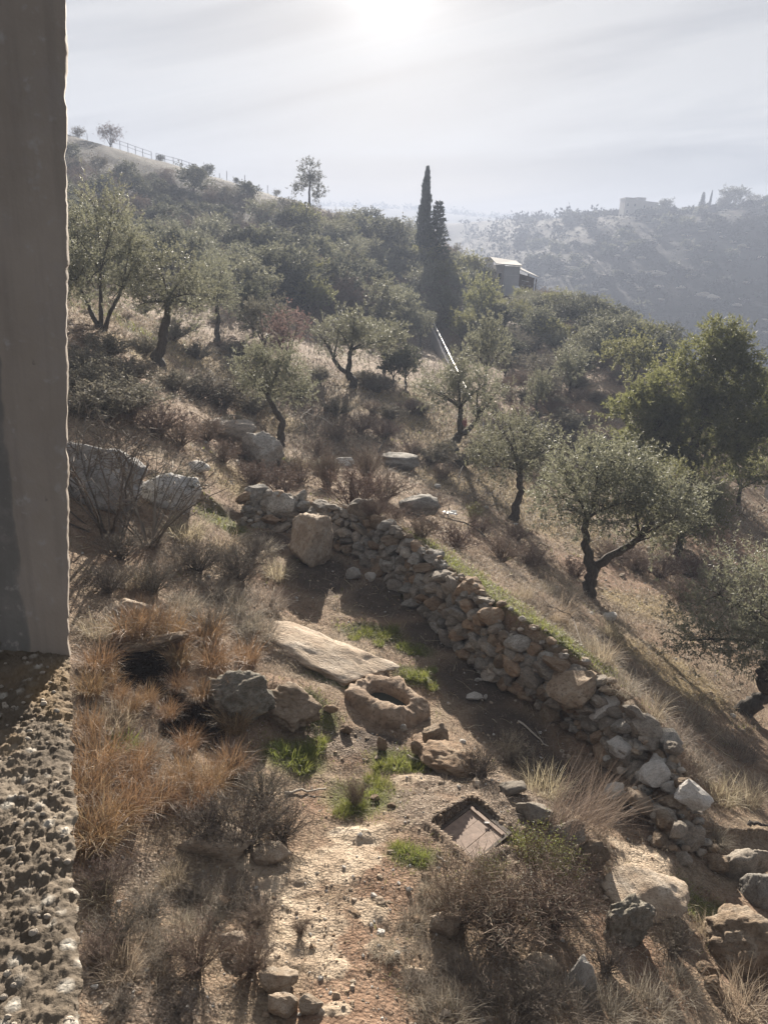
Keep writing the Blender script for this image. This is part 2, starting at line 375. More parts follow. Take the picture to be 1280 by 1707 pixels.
def rock_mat(name, a, b, c, stain=(.10, .09, .08), scale=1.0, moss=None):
    m, t = newmat(name); v = objco(t); ob = t.n('ObjectInfo').outputs['Random']
    v = t.n('VectorMath', {0: v, 1: t.n('CombineXYZ', {0: t.math('MULTIPLY', ob, 40.0), 1: t.math('MULTIPLY', ob, 17.0), 2: 0.0}).outputs[0]}, operation='ADD').outputs[0]
    n1 = t.noise(v, 2.2 * scale, 8, .62, .6); n2 = t.noise(v, 11 * scale, 8, .7); n3 = t.noise(v, 38 * scale, 4, .7)
    col = t.ramp(n1, [(.3, a), (.5, b), (.68, c)])
    col = t.mix(t.ramp(n2, [(.50, 0.0), (.66, .85)]), col, stain)
    pit = t.n('TexVoronoi', {'Vector': v, 'Scale': 16 * scale, 'Randomness': 1.0}).outputs['Distance']
    pm = t.ramp(pit, [(.08, 1.0), (.22, 0.0)])
    col = t.mix(t.math('MULTIPLY', pm, t.ramp(n1, [(.45, 0.0), (.6, .8)])), col, tuple(x * .55 for x in stain))
    if moss: col = t.mix(t.ramp(n2, [(.40, .0), (.52, .75)]), col, moss)
    col = t.n('HueSaturation', {'Value': t.math('ADD', .78, t.math('MULTIPLY', ob, .42)), 'Color': col}).outputs[0]
    hh = t.math('ADD', t.math('ADD', t.math('MULTIPLY', n2, .6), t.math('MULTIPLY', n3, .25)), t.math('MULTIPLY', t.ramp(pit, [(.05, 0.0), (.3, 1.0)]), .25))
    finish(t, t.n('BsdfPrincipled', {'Base Color': col, 'Roughness': .92, 'Specular IOR Level': .15, 'Normal': bump(t, hh, .9, .05 / scale)}).outputs[0]); return m
def plain_mat(name, c, rough=.7, var=.25, scale=8, spec=.3, metal=0.0, bs=.2):
    m, t = newmat(name); n = t.noise(objco(t), scale, 6, .65)
    col = t.ramp(n, [(.3, tuple(x * (1 - var) for x in c)), (.7, tuple(min(1, x * (1 + var)) for x in c))])
    finish(t, t.n('BsdfPrincipled', {'Base Color': col, 'Roughness': rough, 'Specular IOR Level': spec, 'Metallic': metal, 'Normal': bump(t, n, bs, .02)}).outputs[0]); return m

MAT = {}
MAT['olive'] = leaf_mat('olive_leaf', [(.085, .092, .064), (.125, .133, .094), (.165, .172, .128), (.23, .235, .185)], .40, (.26, .25, .15), .5, .25)
MAT['olive_yellow'] = leaf_mat('olive_leaf_yellowish', [(.07, .078, .036), (.11, .118, .056), (.15, .152, .078), (.19, .19, .11)], .42, (.30, .29, .11), .55, .2)
MAT['oak'] = leaf_mat('oak_leaf', [(.055, .06, .05), (.083, .088, .07), (.118, .122, .094)], .34, (.15, .15, .09), .6, .15)
MAT['dull'] = leaf_mat('dull_scrub_leaf', [(.10, .092, .07), (.15, .135, .098), (.21, .185, .135)], .3, None, .7, .2)
MAT['russet'] = leaf_mat('russet_twigs', [(.11, .078, .062), (.165, .115, .09), (.22, .165, .13)], .2, None, .8, .15)
MAT['pinkish'] = leaf_mat('pinkish_leaf', [(.15, .09, .075), (.21, .13, .108), (.27, .19, .155)], .4, None, .7, .2)
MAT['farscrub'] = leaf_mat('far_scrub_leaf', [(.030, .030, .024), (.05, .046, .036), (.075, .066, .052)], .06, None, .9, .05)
MAT['pine'] = leaf_mat('pine_needle', [(.065, .082, .035), (.105, .122, .05), (.165, .172, .075)], .45, (.25, .25, .09), .55, .2)
MAT['cypress'] = leaf_mat('cypress_leaf', [(.016, .026, .016), (.028, .040, .022), (.042, .055, .03)], .12, None, .6, .25)
MAT['shrubgreen'] = leaf_mat('shrub_leaf', [(.07, .085, .028), (.11, .13, .04), (.16, .17, .06)], .4, (.25, .26, .06), .5, .35)
MAT['grass'] = leaf_mat('green_grass', [(.09, .115, .03), (.145, .175, .042), (.20, .22, .065), (.29, .27, .12)], .45, (.30, .32, .07), .5, .3, 1.0)
MAT['straw'] = leaf_mat('dry_straw', [(.15, .112, .07), (.25, .19, .118), (.36, .29, .185), (.48, .40, .27)], .4, None, .65, .25)
MAT['greystraw'] = leaf_mat('grey_straw', [(.12, .097, .072), (.19, .155, .115), (.27, .225, .17), (.38, .325, .25)], .38, None, .7, .2)
MAT['redgrass'] = leaf_mat('reddish_grass', [(.07, .042, .03), (.15, .088, .052), (.26, .165, .088), (.40, .31, .19)], .36, (.36, .21, .10), .55, .3, .95)
MAT['twig'] = leaf_mat('grey_brown_twig', [(.10, .082, .068), (.17, .14, .112), (.26, .215, .17)], .15, None, .85, .15)
MAT['redtwig'] = leaf_mat('red_brown_twig', [(.14, .095, .07), (.23, .158, .115), (.34, .25, .185)], .25, None, .8, .15)
MAT['bark'] = bark_mat('olive_bark', (.035, .030, .026), (.115, .10, .083))
MAT['pinebark'] = bark_mat('pine_bark', (.03, .02, .015), (.09, .06, .045))
MAT['rock'] = rock_mat('limestone', (.20, .175, .145), (.30, .26, .215), (.38, .34, .285))
MAT['rock_ochre'] = rock_mat('ochre_limestone', (.20, .135, .085), (.30, .21, .14), (.38, .31, .23), (.13, .10, .075))
MAT['rock_basin'] = rock_mat('basin_stone', (.14, .098, .066), (.215, .158, .113), (.31, .25, .19), (.085, .065, .05), 1.6)
MAT['rock_outcrop'] = rock_mat('bluish_limestone', (.27, .26, .25), (.38, .37, .355), (.48, .465, .445), (.13, .125, .12))
MAT['rock_grey'] = rock_mat('grey_limestone', (.20, .182, .16), (.29, .268, .235), (.40, .375, .335), (.085, .077, .068))
MAT['rock_pale'] = rock_mat('pale_bedrock', (.30, .225, .16), (.41, .33, .25), (.50, .43, .35), (.17, .13, .10), .8)
MAT['rock_white'] = rock_mat('whitish_stone', (.40, .37, .33), (.52, .49, .45), (.60, .57, .53), (.22, .2, .18))
MAT['rock_moss'] = rock_mat('mossy_rock', (.11, .10, .08), (.18, .16, .13), (.26, .235, .20), (.05, .052, .036), 1.4)
MAT['rock_brown'] = rock_mat('brown_boulder', (.17, .125, .085), (.25, .19, .135), (.33, .28, .22), (.10, .075, .055), .8)

# ground: attributes give what covers it and where shade is painted, noise gives the grain
m, t = newmat('ground_cover'); v = objco(t); MAT['ground'] = m
na = t.noise(v, .8, 8, .65, .4); nb = t.noise(v, 5.0, 8, .7, .5); ncn = t.noise(v, 26.0, 5, .7); nd = t.noise(v, 90.0, 3, .6)
vor = t.n('TexVoronoi', {'Vector': v, 'Scale': 34.0, 'Randomness': 1.0}); vd = vor.outputs['Distance']; vcol = t.n('SeparateColor', {0: vor.outputs['Color']}).outputs[0]
litter = t.ramp(nb, [(.32, (.095, .068, .050)), (.5, (.18, .135, .096)), (.68, (.28, .22, .158))])
litter = t.mix(t.ramp(ncn, [(.42, 0.0), (.66, .7)]), litter, (.34, .275, .195))
soil = t.ramp(nb, [(.3, (.135, .084, .056)), (.52, (.22, .145, .10)), (.7, (.30, .212, .152))])
base = t.mix(t.ramp(na, [(.40, 0.0), (.62, .75)]), litter, soil)
def edge(maskname, lo=.25, hi=.6, wob=.55):
    a = attr(t, maskname); e = t.math('ADD', a, t.math('MULTIPLY', t.math('SUBTRACT', nb, .5), wob)); return t.ramp(e, [(lo, 0.0), (hi, 1.0)])
straw = t.ramp(ncn, [(.3, (.15, .105, .055)), (.5, (.27, .205, .105)), (.7, (.37, .30, .17))])
base = t.mix(t.math('MULTIPLY', edge('straw'), .85), base, straw)
base = t.mix(edge('soil'), base, soil)
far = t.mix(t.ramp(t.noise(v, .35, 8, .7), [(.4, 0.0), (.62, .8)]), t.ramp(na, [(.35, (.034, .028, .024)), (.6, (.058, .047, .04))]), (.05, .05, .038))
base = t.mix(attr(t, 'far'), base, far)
dark = t.ramp(nb, [(.3, (.055, .042, .034)), (.7, (.105, .082, .064))])  # bare strip below the wall tinted darker, its shade painted into the colour
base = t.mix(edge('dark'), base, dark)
base = t.mix(attr(t, 'pit'), base, (.03, .022, .017))  # near black painted inside the hollow to deepen its shade
grv = t.mix(t.ramp(vd, [(.15, 0.0), (.5, 1.0)]), t.ramp(vcol, [(0, (.19, .15, .115)), (.5, (.31, .25, .195)), (1, (.45, .39, .32))]), (.15, .115, .088))
base = t.mix(edge('gravel'), base, grv)
green = t.ramp(ncn, [(.3, (.045, .055, .018)), (.7, (.09, .105, .03))])
base = t.mix(t.math('MULTIPLY', edge('green'), .8), base, green)
rck = t.ramp(t.noise(v, 3.2, 9, .66, .5), [(.28, (.15, .115, .085)), (.42, (.31, .24, .175)), (.6, (.43, .35, .265)), (.75, (.50, .43, .35))])
base = t.mix(edge('rock', .35, .5, .9), base, rck)
peb = t.math('MULTIPLY', t.ramp(vd, [(.12, 1.0), (.26, 0.0)]), t.ramp(vcol, [(.72, 0.0), (.8, .8)]))
base = t.mix(peb, base, (.36, .31, .25))
hh = t.math('ADD', t.math('ADD', t.math('MULTIPLY', nb, .5), t.math('MULTIPLY', ncn, .35)), t.math('ADD', t.math('MULTIPLY', nd, .12), t.math('MULTIPLY', vd, -.25)))
finish(t, t.n('BsdfPrincipled', {'Base Color': base, 'Roughness': .95, 'Specular IOR Level': .1, 'Normal': bump(t, hh, .9, .08)}).outputs[0])

# distant hills
m, t = newmat('hill_cover'); v = objco(t); MAT['hill'] = m
na = t.noise(v, .018, 8, .68, .3)
terr = t.noise(t.n('Mapping', {'Vector': v, 'Scale': (.35, .35, 2.2)}).outputs[0], .09, 7, .7, .4)
nb = t.noise(v, .16, 7, .7)
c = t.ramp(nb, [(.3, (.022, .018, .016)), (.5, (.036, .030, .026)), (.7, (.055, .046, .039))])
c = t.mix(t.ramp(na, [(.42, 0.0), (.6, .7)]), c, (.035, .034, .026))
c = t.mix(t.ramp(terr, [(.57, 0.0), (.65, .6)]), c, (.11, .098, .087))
finish(t, t.n('BsdfPrincipled', {'Base Color': c, 'Roughness': .95, 'Specular IOR Level': .05, 'Normal': bump(t, nb, .8, 1.5)}).outputs[0])

# ------------------------------------------------------------------ ground cover and painted shade masks (world-space ellipses)
def splats(lst):
    out = []
    for px, py, rx, ry in lst:
        g = ground(px, py)
        if g is None: continue
        d = depth(g); u = unit(g - CAM); s = max(-u[2] + .12, .15)
        out.append((g[0], g[1], rx * d / F, ry * d / F / s))
    return out
SPL = {
 'soil': [(600, 1620, 85, 130), (640, 1480, 50, 70), (590, 1690, 120, 60), (1190, 900, 90, 45), (560, 1340, 60, 40), (1010, 960, 90, 40), (920, 690, 80, 40), (570, 1250, 60, 30), (1040, 1560, 60, 50), (1000, 1220, 40, 30), (1100, 1640, 70, 50), (380, 680, 60, 40), (330, 720, 50, 30)],
 'rock': [(600, 1390, 50, 30), (470, 1600, 40, 30), (640, 1580, 30, 20), (690, 1620, 24, 14), (565, 1440, 70, 45), (500, 1550, 75, 65), (350, 1405, 60, 26), (215, 1022, 45, 22), (470, 1470, 60, 40), (545, 1610, 40, 30), (430, 1440, 50, 30), (620, 1520, 30, 26), (1075, 1470, 55, 55), (1060, 1430, 60, 30), (600, 660, 60, 10), (680, 1300, 30, 12), (560, 1690, 30, 15)],
 'gravel': [(690, 1330, 50, 40), (800, 1400, 110, 60), (790, 1300, 120, 50), (880, 1350, 90, 50), (720, 1350, 70, 40), (250, 1670, 120, 50), (270, 1470, 90, 50), (400, 1500, 80, 40), (960, 1420, 50, 40), (560, 1240, 50, 30)],
 'green': [(620, 1055, 60, 18), (690, 1082, 36, 14), (690, 1128, 40, 18), (490, 1262, 55, 40), (600, 1330, 60, 50), (690, 1425, 45, 26), (720, 930, 40, 14), (790, 965, 45, 14), (850, 1010, 45, 14), (465, 765, 50, 16), (370, 870, 45, 20), (200, 538, 60, 14), (660, 1270, 50, 26), (860, 1400, 40, 18), (1180, 1520, 60, 30), (520, 1180, 50, 30), (560, 1130, 50, 14)],
 'straw': [(900, 850, 100, 60), (830, 815, 70, 45), (705, 690, 50, 60), (340, 600, 80, 30), (1060, 1000, 70, 50), (395, 800, 40, 40), (620, 665, 70, 25), (790, 740, 60, 40), (450, 700, 50, 25), (960, 880, 60, 50), (1120, 1120, 90, 60), (960, 1060, 70, 60), (240, 590, 50, 30), (740, 800, 60, 30)],
 'dark': [(540, 960, 60, 45), (640, 1000, 60, 40), (790, 1140, 70, 50), (850, 1220, 70, 50), (910, 1290, 60, 60), (450, 900, 40, 25), (720, 1060, 50, 30), (620, 1240, 60, 25)],  # painted shade along the wall foot and in front of the basin
}
SPW = {k: splats(v) for k, v in SPL.items()}
def mask(name, X, Y):
    r = np.zeros(len(X))
    for cx, cy, rx, ry in SPW[name]:
        q = ((X - cx) / rx) ** 2 + ((Y - cy) / ry) ** 2
        r = np.maximum(r, np.exp(-np.minimum(q, 50) * .9))
    return r
def micro(X, Y):
    R = np.hypot(X, Y); fade = 1 / (1 + (R / 45) ** 2)
    z = .07 * fbm2(X, Y, 1.1, 3, .5, 21) + .030 * fbm2(X, Y, 5.0, 3, .55, 22) * fade
    z = z + mask('rock', X, Y) * (.10 * np.abs(fbm2(X * .6, Y * 1.2, 3.2, 4, .6, 23)) + .02)
    z = z + mask('gravel', X, Y) * .03 * fbm2(X, Y, 14, 2, .6, 24) + .02 * np.maximum(fbm2(X, Y, 9, 3, .6, 25), 0) * fade
    z = z + .35 * fbm2(X, Y, .22, 3, .5, 26) * sstep(18, 60, R)
    return z
def grid_mesh(th, rr, zf):
    TH, RR = np.meshgrid(th, rr); X = (RR * np.sin(TH)).ravel(); Y = (RR * np.cos(TH)).ravel()
    Z = zf(X, Y); n, k = TH.shape; i = np.arange(n * k).reshape(n, k)
    f = np.stack([i[:-1, :-1], i[:-1, 1:], i[1:, 1:], i[1:, :-1]], -1).reshape(-1, 4)
    return X, Y, Z, f
th = np.concatenate([np.linspace(-1.25, -.58, 50)[:-1], np.linspace(-.58, .58, 400), np.linspace(.58, 1.25, 50)[1:]])
rr = np.concatenate([np.geomspace(1.2, 3.6, 14)[:-1], np.geomspace(3.6, 25, 380)[:-1], np.geomspace(25, 290, 190)])
X, Y, Z, f = grid_mesh(th, rr, hgt)
q = inquad(X, Y, HQ, .12)
Z = Z + micro(X, Y) * np.where(q < 0, .0, 1.0)
mb = MB(); mb.add(np.stack([X, Y, Z], 1), f)
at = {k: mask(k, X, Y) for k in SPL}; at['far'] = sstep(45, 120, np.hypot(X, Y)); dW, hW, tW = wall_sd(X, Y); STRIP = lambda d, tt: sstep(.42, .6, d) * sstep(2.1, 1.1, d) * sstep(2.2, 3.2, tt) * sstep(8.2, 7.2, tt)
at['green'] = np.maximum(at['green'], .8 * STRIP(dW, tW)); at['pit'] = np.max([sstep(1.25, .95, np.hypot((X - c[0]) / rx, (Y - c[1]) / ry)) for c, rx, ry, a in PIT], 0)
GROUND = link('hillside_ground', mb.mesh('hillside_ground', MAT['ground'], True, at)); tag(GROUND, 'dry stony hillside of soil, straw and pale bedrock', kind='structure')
def gz(x, y):
    x = np.atleast_1d(np.asarray(x, float)); y = np.atleast_1d(np.asarray(y, float)); return hgt(x, y) + micro(x, y)

# opposite hillside across the valley
OC = [(640, 366, 720), (700, 370, 690), (770, 372, 640), (860, 365, 560), (950, 364, 430), (1040, 362, 370), (1280, 357, 340), (1550, 350, 330), (800, 440, 400), (900, 470, 300), (1000, 505, 265), (1100, 560, 230), (1280, 602, 220), (1280, 470, 270), (1100, 450, 290), (1000, 420, 330), (1600, 500, 270), (900, 410, 400)]
OP = np.array([at_y(*a) for a in OC] + [[130, 130, -60], [30, 170, -50], [230, 100, -50], [0, 330, -30], [0, 600, -10], [400, 420, 10], [150, 480, 20], [-60, 640, -5], [300, 700, 0], [0, 800, -20], [60, 130, -55]])
OT = make_tps(OP, .001)
def oh(X, Y):
    R = np.hypot(X, Y)
    return OT(X, Y) + 2.0 * fbm2(X, Y, .02, 5, .55, 31) + .9 * np.abs(fbm2(X, Y, .09, 3, .5, 32))
X, Y, Z, f = grid_mesh(np.linspace(-.12, .95, 250), np.geomspace(125, 900, 220), oh)
mb = MB(); mb.add(np.stack([X, Y, Z], 1), f)
tag(link('opposite_hill', mb.mesh('opposite_hill', MAT['hill'], True)), 'scrubby stony hillside across the valley', kind='structure')
# far ridge
RC = [(0, 330), (300, 338), (560, 343), (640, 347), (720, 352), (800, 358), (900, 366), (1000, 376), (1280, 395)]
rp = np.array([at_y(a, b, 1250) for a, b in RC])
def rh(X, Y):
    top = np.interp(X / np.maximum(Y, 1) * 1250, rp[:, 0], rp[:, 2]) - 4
    return top - 60 * ((Y - 1250) / 420) ** 2 + 6 * fbm2(X, Y, .008, 4, .5, 41)
X, Y, Z, f = grid_mesh(np.linspace(-.62, .62, 260), np.linspace(840, 1600, 40), rh)
mb = MB(); mb.add(np.stack([X, Y, Z], 1), f)
tag(link('far_ridge', mb.mesh('far_ridge', MAT['hill'], True)), 'distant hazy wooded ridge', kind='structure')
mb = MB(); mb.add([[-2600, -300, -70], [2600, -300, -70], [2600, 3000, -70], [-2600, 3000, -70]], [[0, 1, 2, 3]])
tag(link('valley_ground', mb.mesh('valley_ground', MAT['hill'])), 'wide valley floor between the hills', kind='structure')
# ------------------------------------------------------------------ plant builders
def bez(a, c, b, k):
    t = np.linspace(0, 1, k)[:, None]; return (1 - t) ** 2 * a + 2 * t * (1 - t) * c + t ** 2 * b
def sprigs(mb, C, outdir, ns, nl, slen, L, Wd, mat, spread=.22, up=.35, mbw=None, dense=1.0):
    """twigs full of leaves round each cluster centre C, growing along outdir"""
    n = len(C); base = np.repeat(C, ns, 0) + RNG.normal(size=(n * ns, 3)) * spread
    d = unit(np.repeat(outdir, ns, 0) * .8 + rdir(n * ns) * .8 + np.array([0, 0, up]))
    ln = slen * RNG.uniform(.6, 1.25, n * ns)
    if mbw is not None: tubes(mbw, np.stack([base, base + d * ln[:, None]], 1), np.stack([np.full(n * ns, .006), np.full(n * ns, .002)], 1), 3, .5, 1)
    tt = RNG.uniform(.05, 1, (n * ns, nl))
    P = base[:, None] + d[:, None] * (ln[:, None] * tt)[..., None]
    P = P.reshape(-1, 3); D = np.repeat(d, nl, 0) * .7 + rdir(len(P)) * .85
    hue = np.clip(np.repeat(RNG.normal(.45, .16, n), ns * nl) + RNG.normal(0, .20, len(P)), 0, 1)
    leaves(mb, P, D, L * RNG.uniform(.65, 1.25, len(P)), Wd * RNG.uniform(.7, 1.2, len(P)), hue, mat)
def blob_pts(blobs, inner=.35):
    C = []; O = []
    for cx, cy, cz, rx, ry, rz, n in blobs:
        d = rdir(n); r = (inner + (1 - inner) * RNG.random(n) ** .55) * RNG.uniform(.82, 1.14, n)
        C.append(np.array([cx, cy, cz]) + d * r[:, None] * np.array([rx, ry, rz])); O.append(unit(d * np.array([1, 1, .8]) + [0, 0, .15]))
    return np.concatenate(C), np.concatenate(O)
def make_tree(name, stems, blobs, leafmat, barkmat, ns=8, nl=16, slen=.42, L=.085, Wd=.024, nprim=8, up=.35, spread=.2, limb_r=.05, inner=.35):
    """stems: list of polylines [(x,y,z,r)...]; the last point of each is a fork. Returns trunk and crown meshes."""
    tm, cm = MB(), MB()
    C, O = blob_pts(blobs, inner)
    forks = []
    for st in stems:
        st = np.array(st, float); k = np.linspace(0, len(st) - 1, len(st) * 4 - 3)
        p = np.stack([np.interp(k, np.arange(len(st)), st[:, i]) for i in range(4)], 1)
        p[1:-1, :2] += RNG.normal(size=(len(p) - 2, 2)) * p[1:-1, 3:4] * .22
        p[:, 3] *= RNG.uniform(.88, 1.12, len(p)); p[0, 2] -= .25
        tubes(tm, p[:, :3], p[:, 3], 9, .5); forks.append((st[-1, :3], st[-1, 3]))
    fp = np.array([f[0] for f in forks]); own = np.argmin(np.linalg.norm(C[:, None] - fp[None], axis=2) + RNG.random((len(C), len(fp))) * .3, 1)
    samples = []; sr = []
    for k, (fk, fr) in enumerate(forks):
        idx = np.where(own == k)[0]
        if len(idx) == 0: continue
        sel = [idx[RNG.integers(len(idx))]]
        while len(sel) < min(nprim, len(idx)):
            d = np.min(np.linalg.norm(C[idx][:, None] - C[sel][None], axis=2), 1); sel.append(idx[np.argmax(d)])
        for s_ in sel:
            c = C[s_]; mid = (fk + c) / 2 + np.array([0, 0, .12 * np.linalg.norm(c - fk)]) + RNG.normal(size=3) * .1
            p = bez(fk, mid, c, 7); r = np.linspace(min(fr * .6, limb_r), .008, 7); tubes(tm, p, r, 6, .5); samples.append(p[2:6]); sr.append(r[2:6])
    S = np.concatenate(samples); R_ = np.concatenate(sr)
    j = np.argmin(np.linalg.norm(C[:, None] - S[None], axis=2), 1)
    a = S[j]; m_ = (a + C) / 2 + RNG.normal(size=C.shape) * .06 + np.array([0, 0, .05])
    tubes(tm, np.stack([a, m_, C], 1), np.stack([R_[j] * .6, R_[j] * .4, np.full(len(C), .004)], 1), 4, .5)
    sprigs(cm, C, O, ns, nl, slen, L, Wd, 0, spread, up)
    return [('trunk', tm.mesh(name + '_trunk', barkmat, True)), ('crown', cm.mesh(name + '_crown', leafmat))]

def make_shrub(name, seed, n, hgt_, spread, sub, mats, upright=.5, leaf=0, leafsize=(.03, .012), r=.004, sub2=2, curl=.2):
    """twiggy shrub of unit size: stems fan out from the foot, each with side twigs, optional small leaves"""
    mb = MB(); az = RNG.uniform(0, 2 * math.pi, n); rad = RNG.random(n) ** .6
    base = np.stack([np.cos(az) * .12 * spread, np.sin(az) * .12 * spread, np.full(n, -.04)], 1) * RNG.random((n, 1))
    tip = np.stack([np.cos(az) * rad * spread, np.sin(az) * rad * spread, hgt_ * (np.sqrt(np.maximum(1 - (rad * (1 - upright * .6)) ** 2, .05))) * RNG.uniform(.65, 1.08, n)], 1)
    mid = base + (tip - base) * .5 + np.array([0, 0, .12]) * hgt_ + RNG.normal(size=(n, 3)) * .06
    t = np.linspace(0, 1, 5)[None, :, None]
    P = (1 - t) ** 2 * base[:, None] + 2 * t * (1 - t) * mid[:, None] + t ** 2 * tip[:, None] + RNG.normal(size=(n, 5, 3)) * .015
    tubes(mb, P, np.linspace(r * 1.6, r * .5, 5)[None], 3, RNG.random(n) * .6)
    k = n * sub; si = np.repeat(np.arange(n), sub); tt = RNG.uniform(.25, 1, k)
    a = base[si] * ((1 - tt) ** 2)[:, None] + mid[si] * (2 * tt * (1 - tt))[:, None] + tip[si] * (tt ** 2)[:, None]
    d = unit(tip[si] - base[si] + rdir(k) * .9 * hgt_ + np.array([0, 0, .15])); ln = RNG.uniform(.12, .34, k) * max(hgt_, spread)
    b = a + d * ln[:, None]; m_ = (a + b) / 2 + rdir(k) * curl * ln[:, None]
    tubes(mb, np.stack([a, m_, b], 1), np.array([[r * .7, r * .55, r * .35]]), 3, RNG.random(k))
    if sub2:
        k2 = k * sub2; sj = np.repeat(np.arange(k), sub2); u = RNG.uniform(.3, 1, k2)[:, None]
        a2 = a[sj] * (1 - u) + b[sj] * u; d2 = unit(d[sj] + rdir(k2) * 1.1); l2 = RNG.uniform(.05, .14, k2)[:, None] * max(hgt_, spread)
        tubes(mb, np.stack([a2, a2 + d2 * l2], 1), np.array([[r * .5, r * .3]]), 3, RNG.random(k2))
    if leaf:
        u = RNG.random((k, leaf, 1)); p = a[:, None] * (1 - u) + b[:, None] * u + RNG.normal(size=(k, leaf, 3)) * .02; p = p.reshape(-1, 3)
        leaves(mb, p, rdir(len(p)) + [0, 0, .3], leafsize[0] * RNG.uniform(.6, 1.3, len(p)), leafsize[1], None, 1)
    return mb.mesh(name, mats)
def make_tussock(name, n, L, lean, droop, Wd, mats, foot=.10, wind=0.0):
    mb = MB(); az = RNG.uniform(0, 2 * math.pi, n)
    P = np.stack([np.cos(az) * foot * RNG.random(n) ** .5, np.sin(az) * foot * RNG.random(n) ** .5, np.full(n, -.03)], 1)
    az2 = az + RNG.normal(0, 1.0, n)
    if wind: az2 = RNG.normal(wind, .55, n)
    ln = L * RNG.uniform(.45, 1.15, n); le = lean * RNG.uniform(.1, 1.3, n); dr = np.clip(droop * RNG.uniform(.3, 1.6, n), 0, 1.5)
    h = np.stack([np.cos(az2), np.sin(az2), np.zeros(n)], 1); z = np.array([0, 0, 1.0]); K = 4
    pts = [P]; cur = P; d = unit(h * le[:, None] + z)
    for i in range(K - 1):
        cur = cur + d * (ln / (K - 1))[:, None]; pts.append(cur); d = unit(d + h * (dr * .45)[:, None] - z * (dr * .5)[:, None] + RNG.normal(size=(n, 3)) * .06)
    P4 = np.stack(pts, 1); s = np.stack([-np.sin(az2), np.cos(az2), np.zeros(n)], 1); s = unit(s + rdir(n) * .7)[:, None] * (Wd * np.array([.9, 1, .75, .12]))[None, :, None] * .5
    V = np.stack([P4 - s, P4 + s], 2); idx = np.arange(n * K * 2).reshape(n, K, 2)
    f = np.stack([idx[:, :-1, 0], idx[:, :-1, 1], idx[:, 1:, 1], idx[:, 1:, 0]], -1).reshape(-1, 4)
    mb.add(V.reshape(-1, 3), f, np.repeat(np.clip(RNG.normal(.5, .28, n), 0, 1), K * 2))
    return mb.mesh(name, mats)

def inst(name, parts, loc, rz=0.0, sc=1.0, label=None, cat=None, group=None, tilt=(0, 0)):
    """one thing: an Empty at the foot and its parts (mesh data shared between alike things), or one mesh"""
    if isinstance(parts, list):
        o = empty(name, loc, rz, sc)
        for pn, me in parts: child(pn, me, o)
    else:
        o = link(name, parts); o.location = tuple(loc); o.scale = (sc, sc, sc) if np.isscalar(sc) else tuple(sc)
    o.rotation_euler = (tilt[0], tilt[1], rz)
    return tag(o, label, cat, group)
def foot(px, py):
    g = ground(px, py)
    if g is None:
        for k in range(1, 40):
            g = ground(px, py + 4 * k)
            if g is not None: break
    return g

# ------------------------------------------------------------------ meshes of each plant kind
tB = MAT['bark']
OL = {}
# open-crowned olives, about 4 m tall: a few with their own trunks, then common ones
OL['fork'] = make_tree('forked_olive', [[(0, 0, 0, .17), (.02, 0, .35, .15), (.0, 0, .75, .14), (-.18, .05, 1.15, .10), (-.30, 0, 1.65, .085), (-.26, 0, 1.95, .07)],
                                        [(.0, 0, .68, .12), (.28, -.05, .98, .10), (.62, -.1, 1.22, .09), (.95, -.15, 1.55, .075)]],
                       [(-.15, 0, 2.75, 1.15, 1.1, 1.05, 62), (-.75, .1, 2.2, .75, .8, .6, 20), (1.15, -.1, 2.35, .95, .9, .75, 46), (.5, 0, 3.0, .9, .9, .6, 22)], MAT['olive'], tB, 11, 18, .40, .085, .026)
OL['lean'] = make_tree('leaning_olive', [[(0, 0, 0, .20), (.02, 0, .3, .14), (.10, 0, .8, .12), (.10, 0, 1.35, .11), (.0, 0, 1.75, .09)]],
                       [(-.25, 0, 2.6, 1.35, 1.2, .95, 70), (.7, 0, 2.2, .8, .8, .6, 20), (-1.0, 0, 2.1, .7, .8, .6, 20)], MAT['olive'], tB, 9, 16, .40, .085, .026, 9)
OL['vee'] = make_tree('vee_olive', [[(0, 0, 0, .20), (-.10, 0, .25, .17), (.02, 0, .55, .15), (.22, 0, .85, .12), (.12, 0, 1.35, .10), (.10, 0, 1.8, .08)], [(.10, 0, .62, .12), (.55, 0, .95, .10), (.85, 0, 1.4, .08)]],
                      [(-.55, 0, 2.4, 1.05, 1.0, .85, 45), (.7, 0, 2.5, 1.1, 1.0, .95, 50), (.1, 0, 3.1, .8, .8, .6, 25)], MAT['olive'], tB, 9, 15, .40, .09, .028)
OL['slant'] = make_tree('slanting_olive', [[(0, 0, 0, .19), (.05, 0, .5, .16), (.12, 0, 1.0, .13), (-.15, 0, 1.35, .11), (-.5, 0, 1.9, .08)]],
                        [(-.55, 0, 2.7, 1.25, 1.1, .95, 60), (.45, 0, 2.5, .95, .9, .8, 36), (-.2, 0, 3.2, .7, .7, .55, 18)], MAT['olive'], tB, 9, 15, .40, .09, .028)
OL['tall'] = make_tree('tall_olive', [[(0, 0, 0, .24), (.05, 0, .5, .20), (.22, 0, 1.1, .17), (.38, 0, 1.8, .13), (.45, 0, 2.3, .10)]],
                       [(.4, 0, 3.1, 1.2, 1.1, 1.0, 60), (1.1, 0, 2.4, .9, .9, .8, 30), (-.5, 0, 2.6, .8, .8, .7, 24)], MAT['olive'], tB, 9, 15, .42, .09, .028)
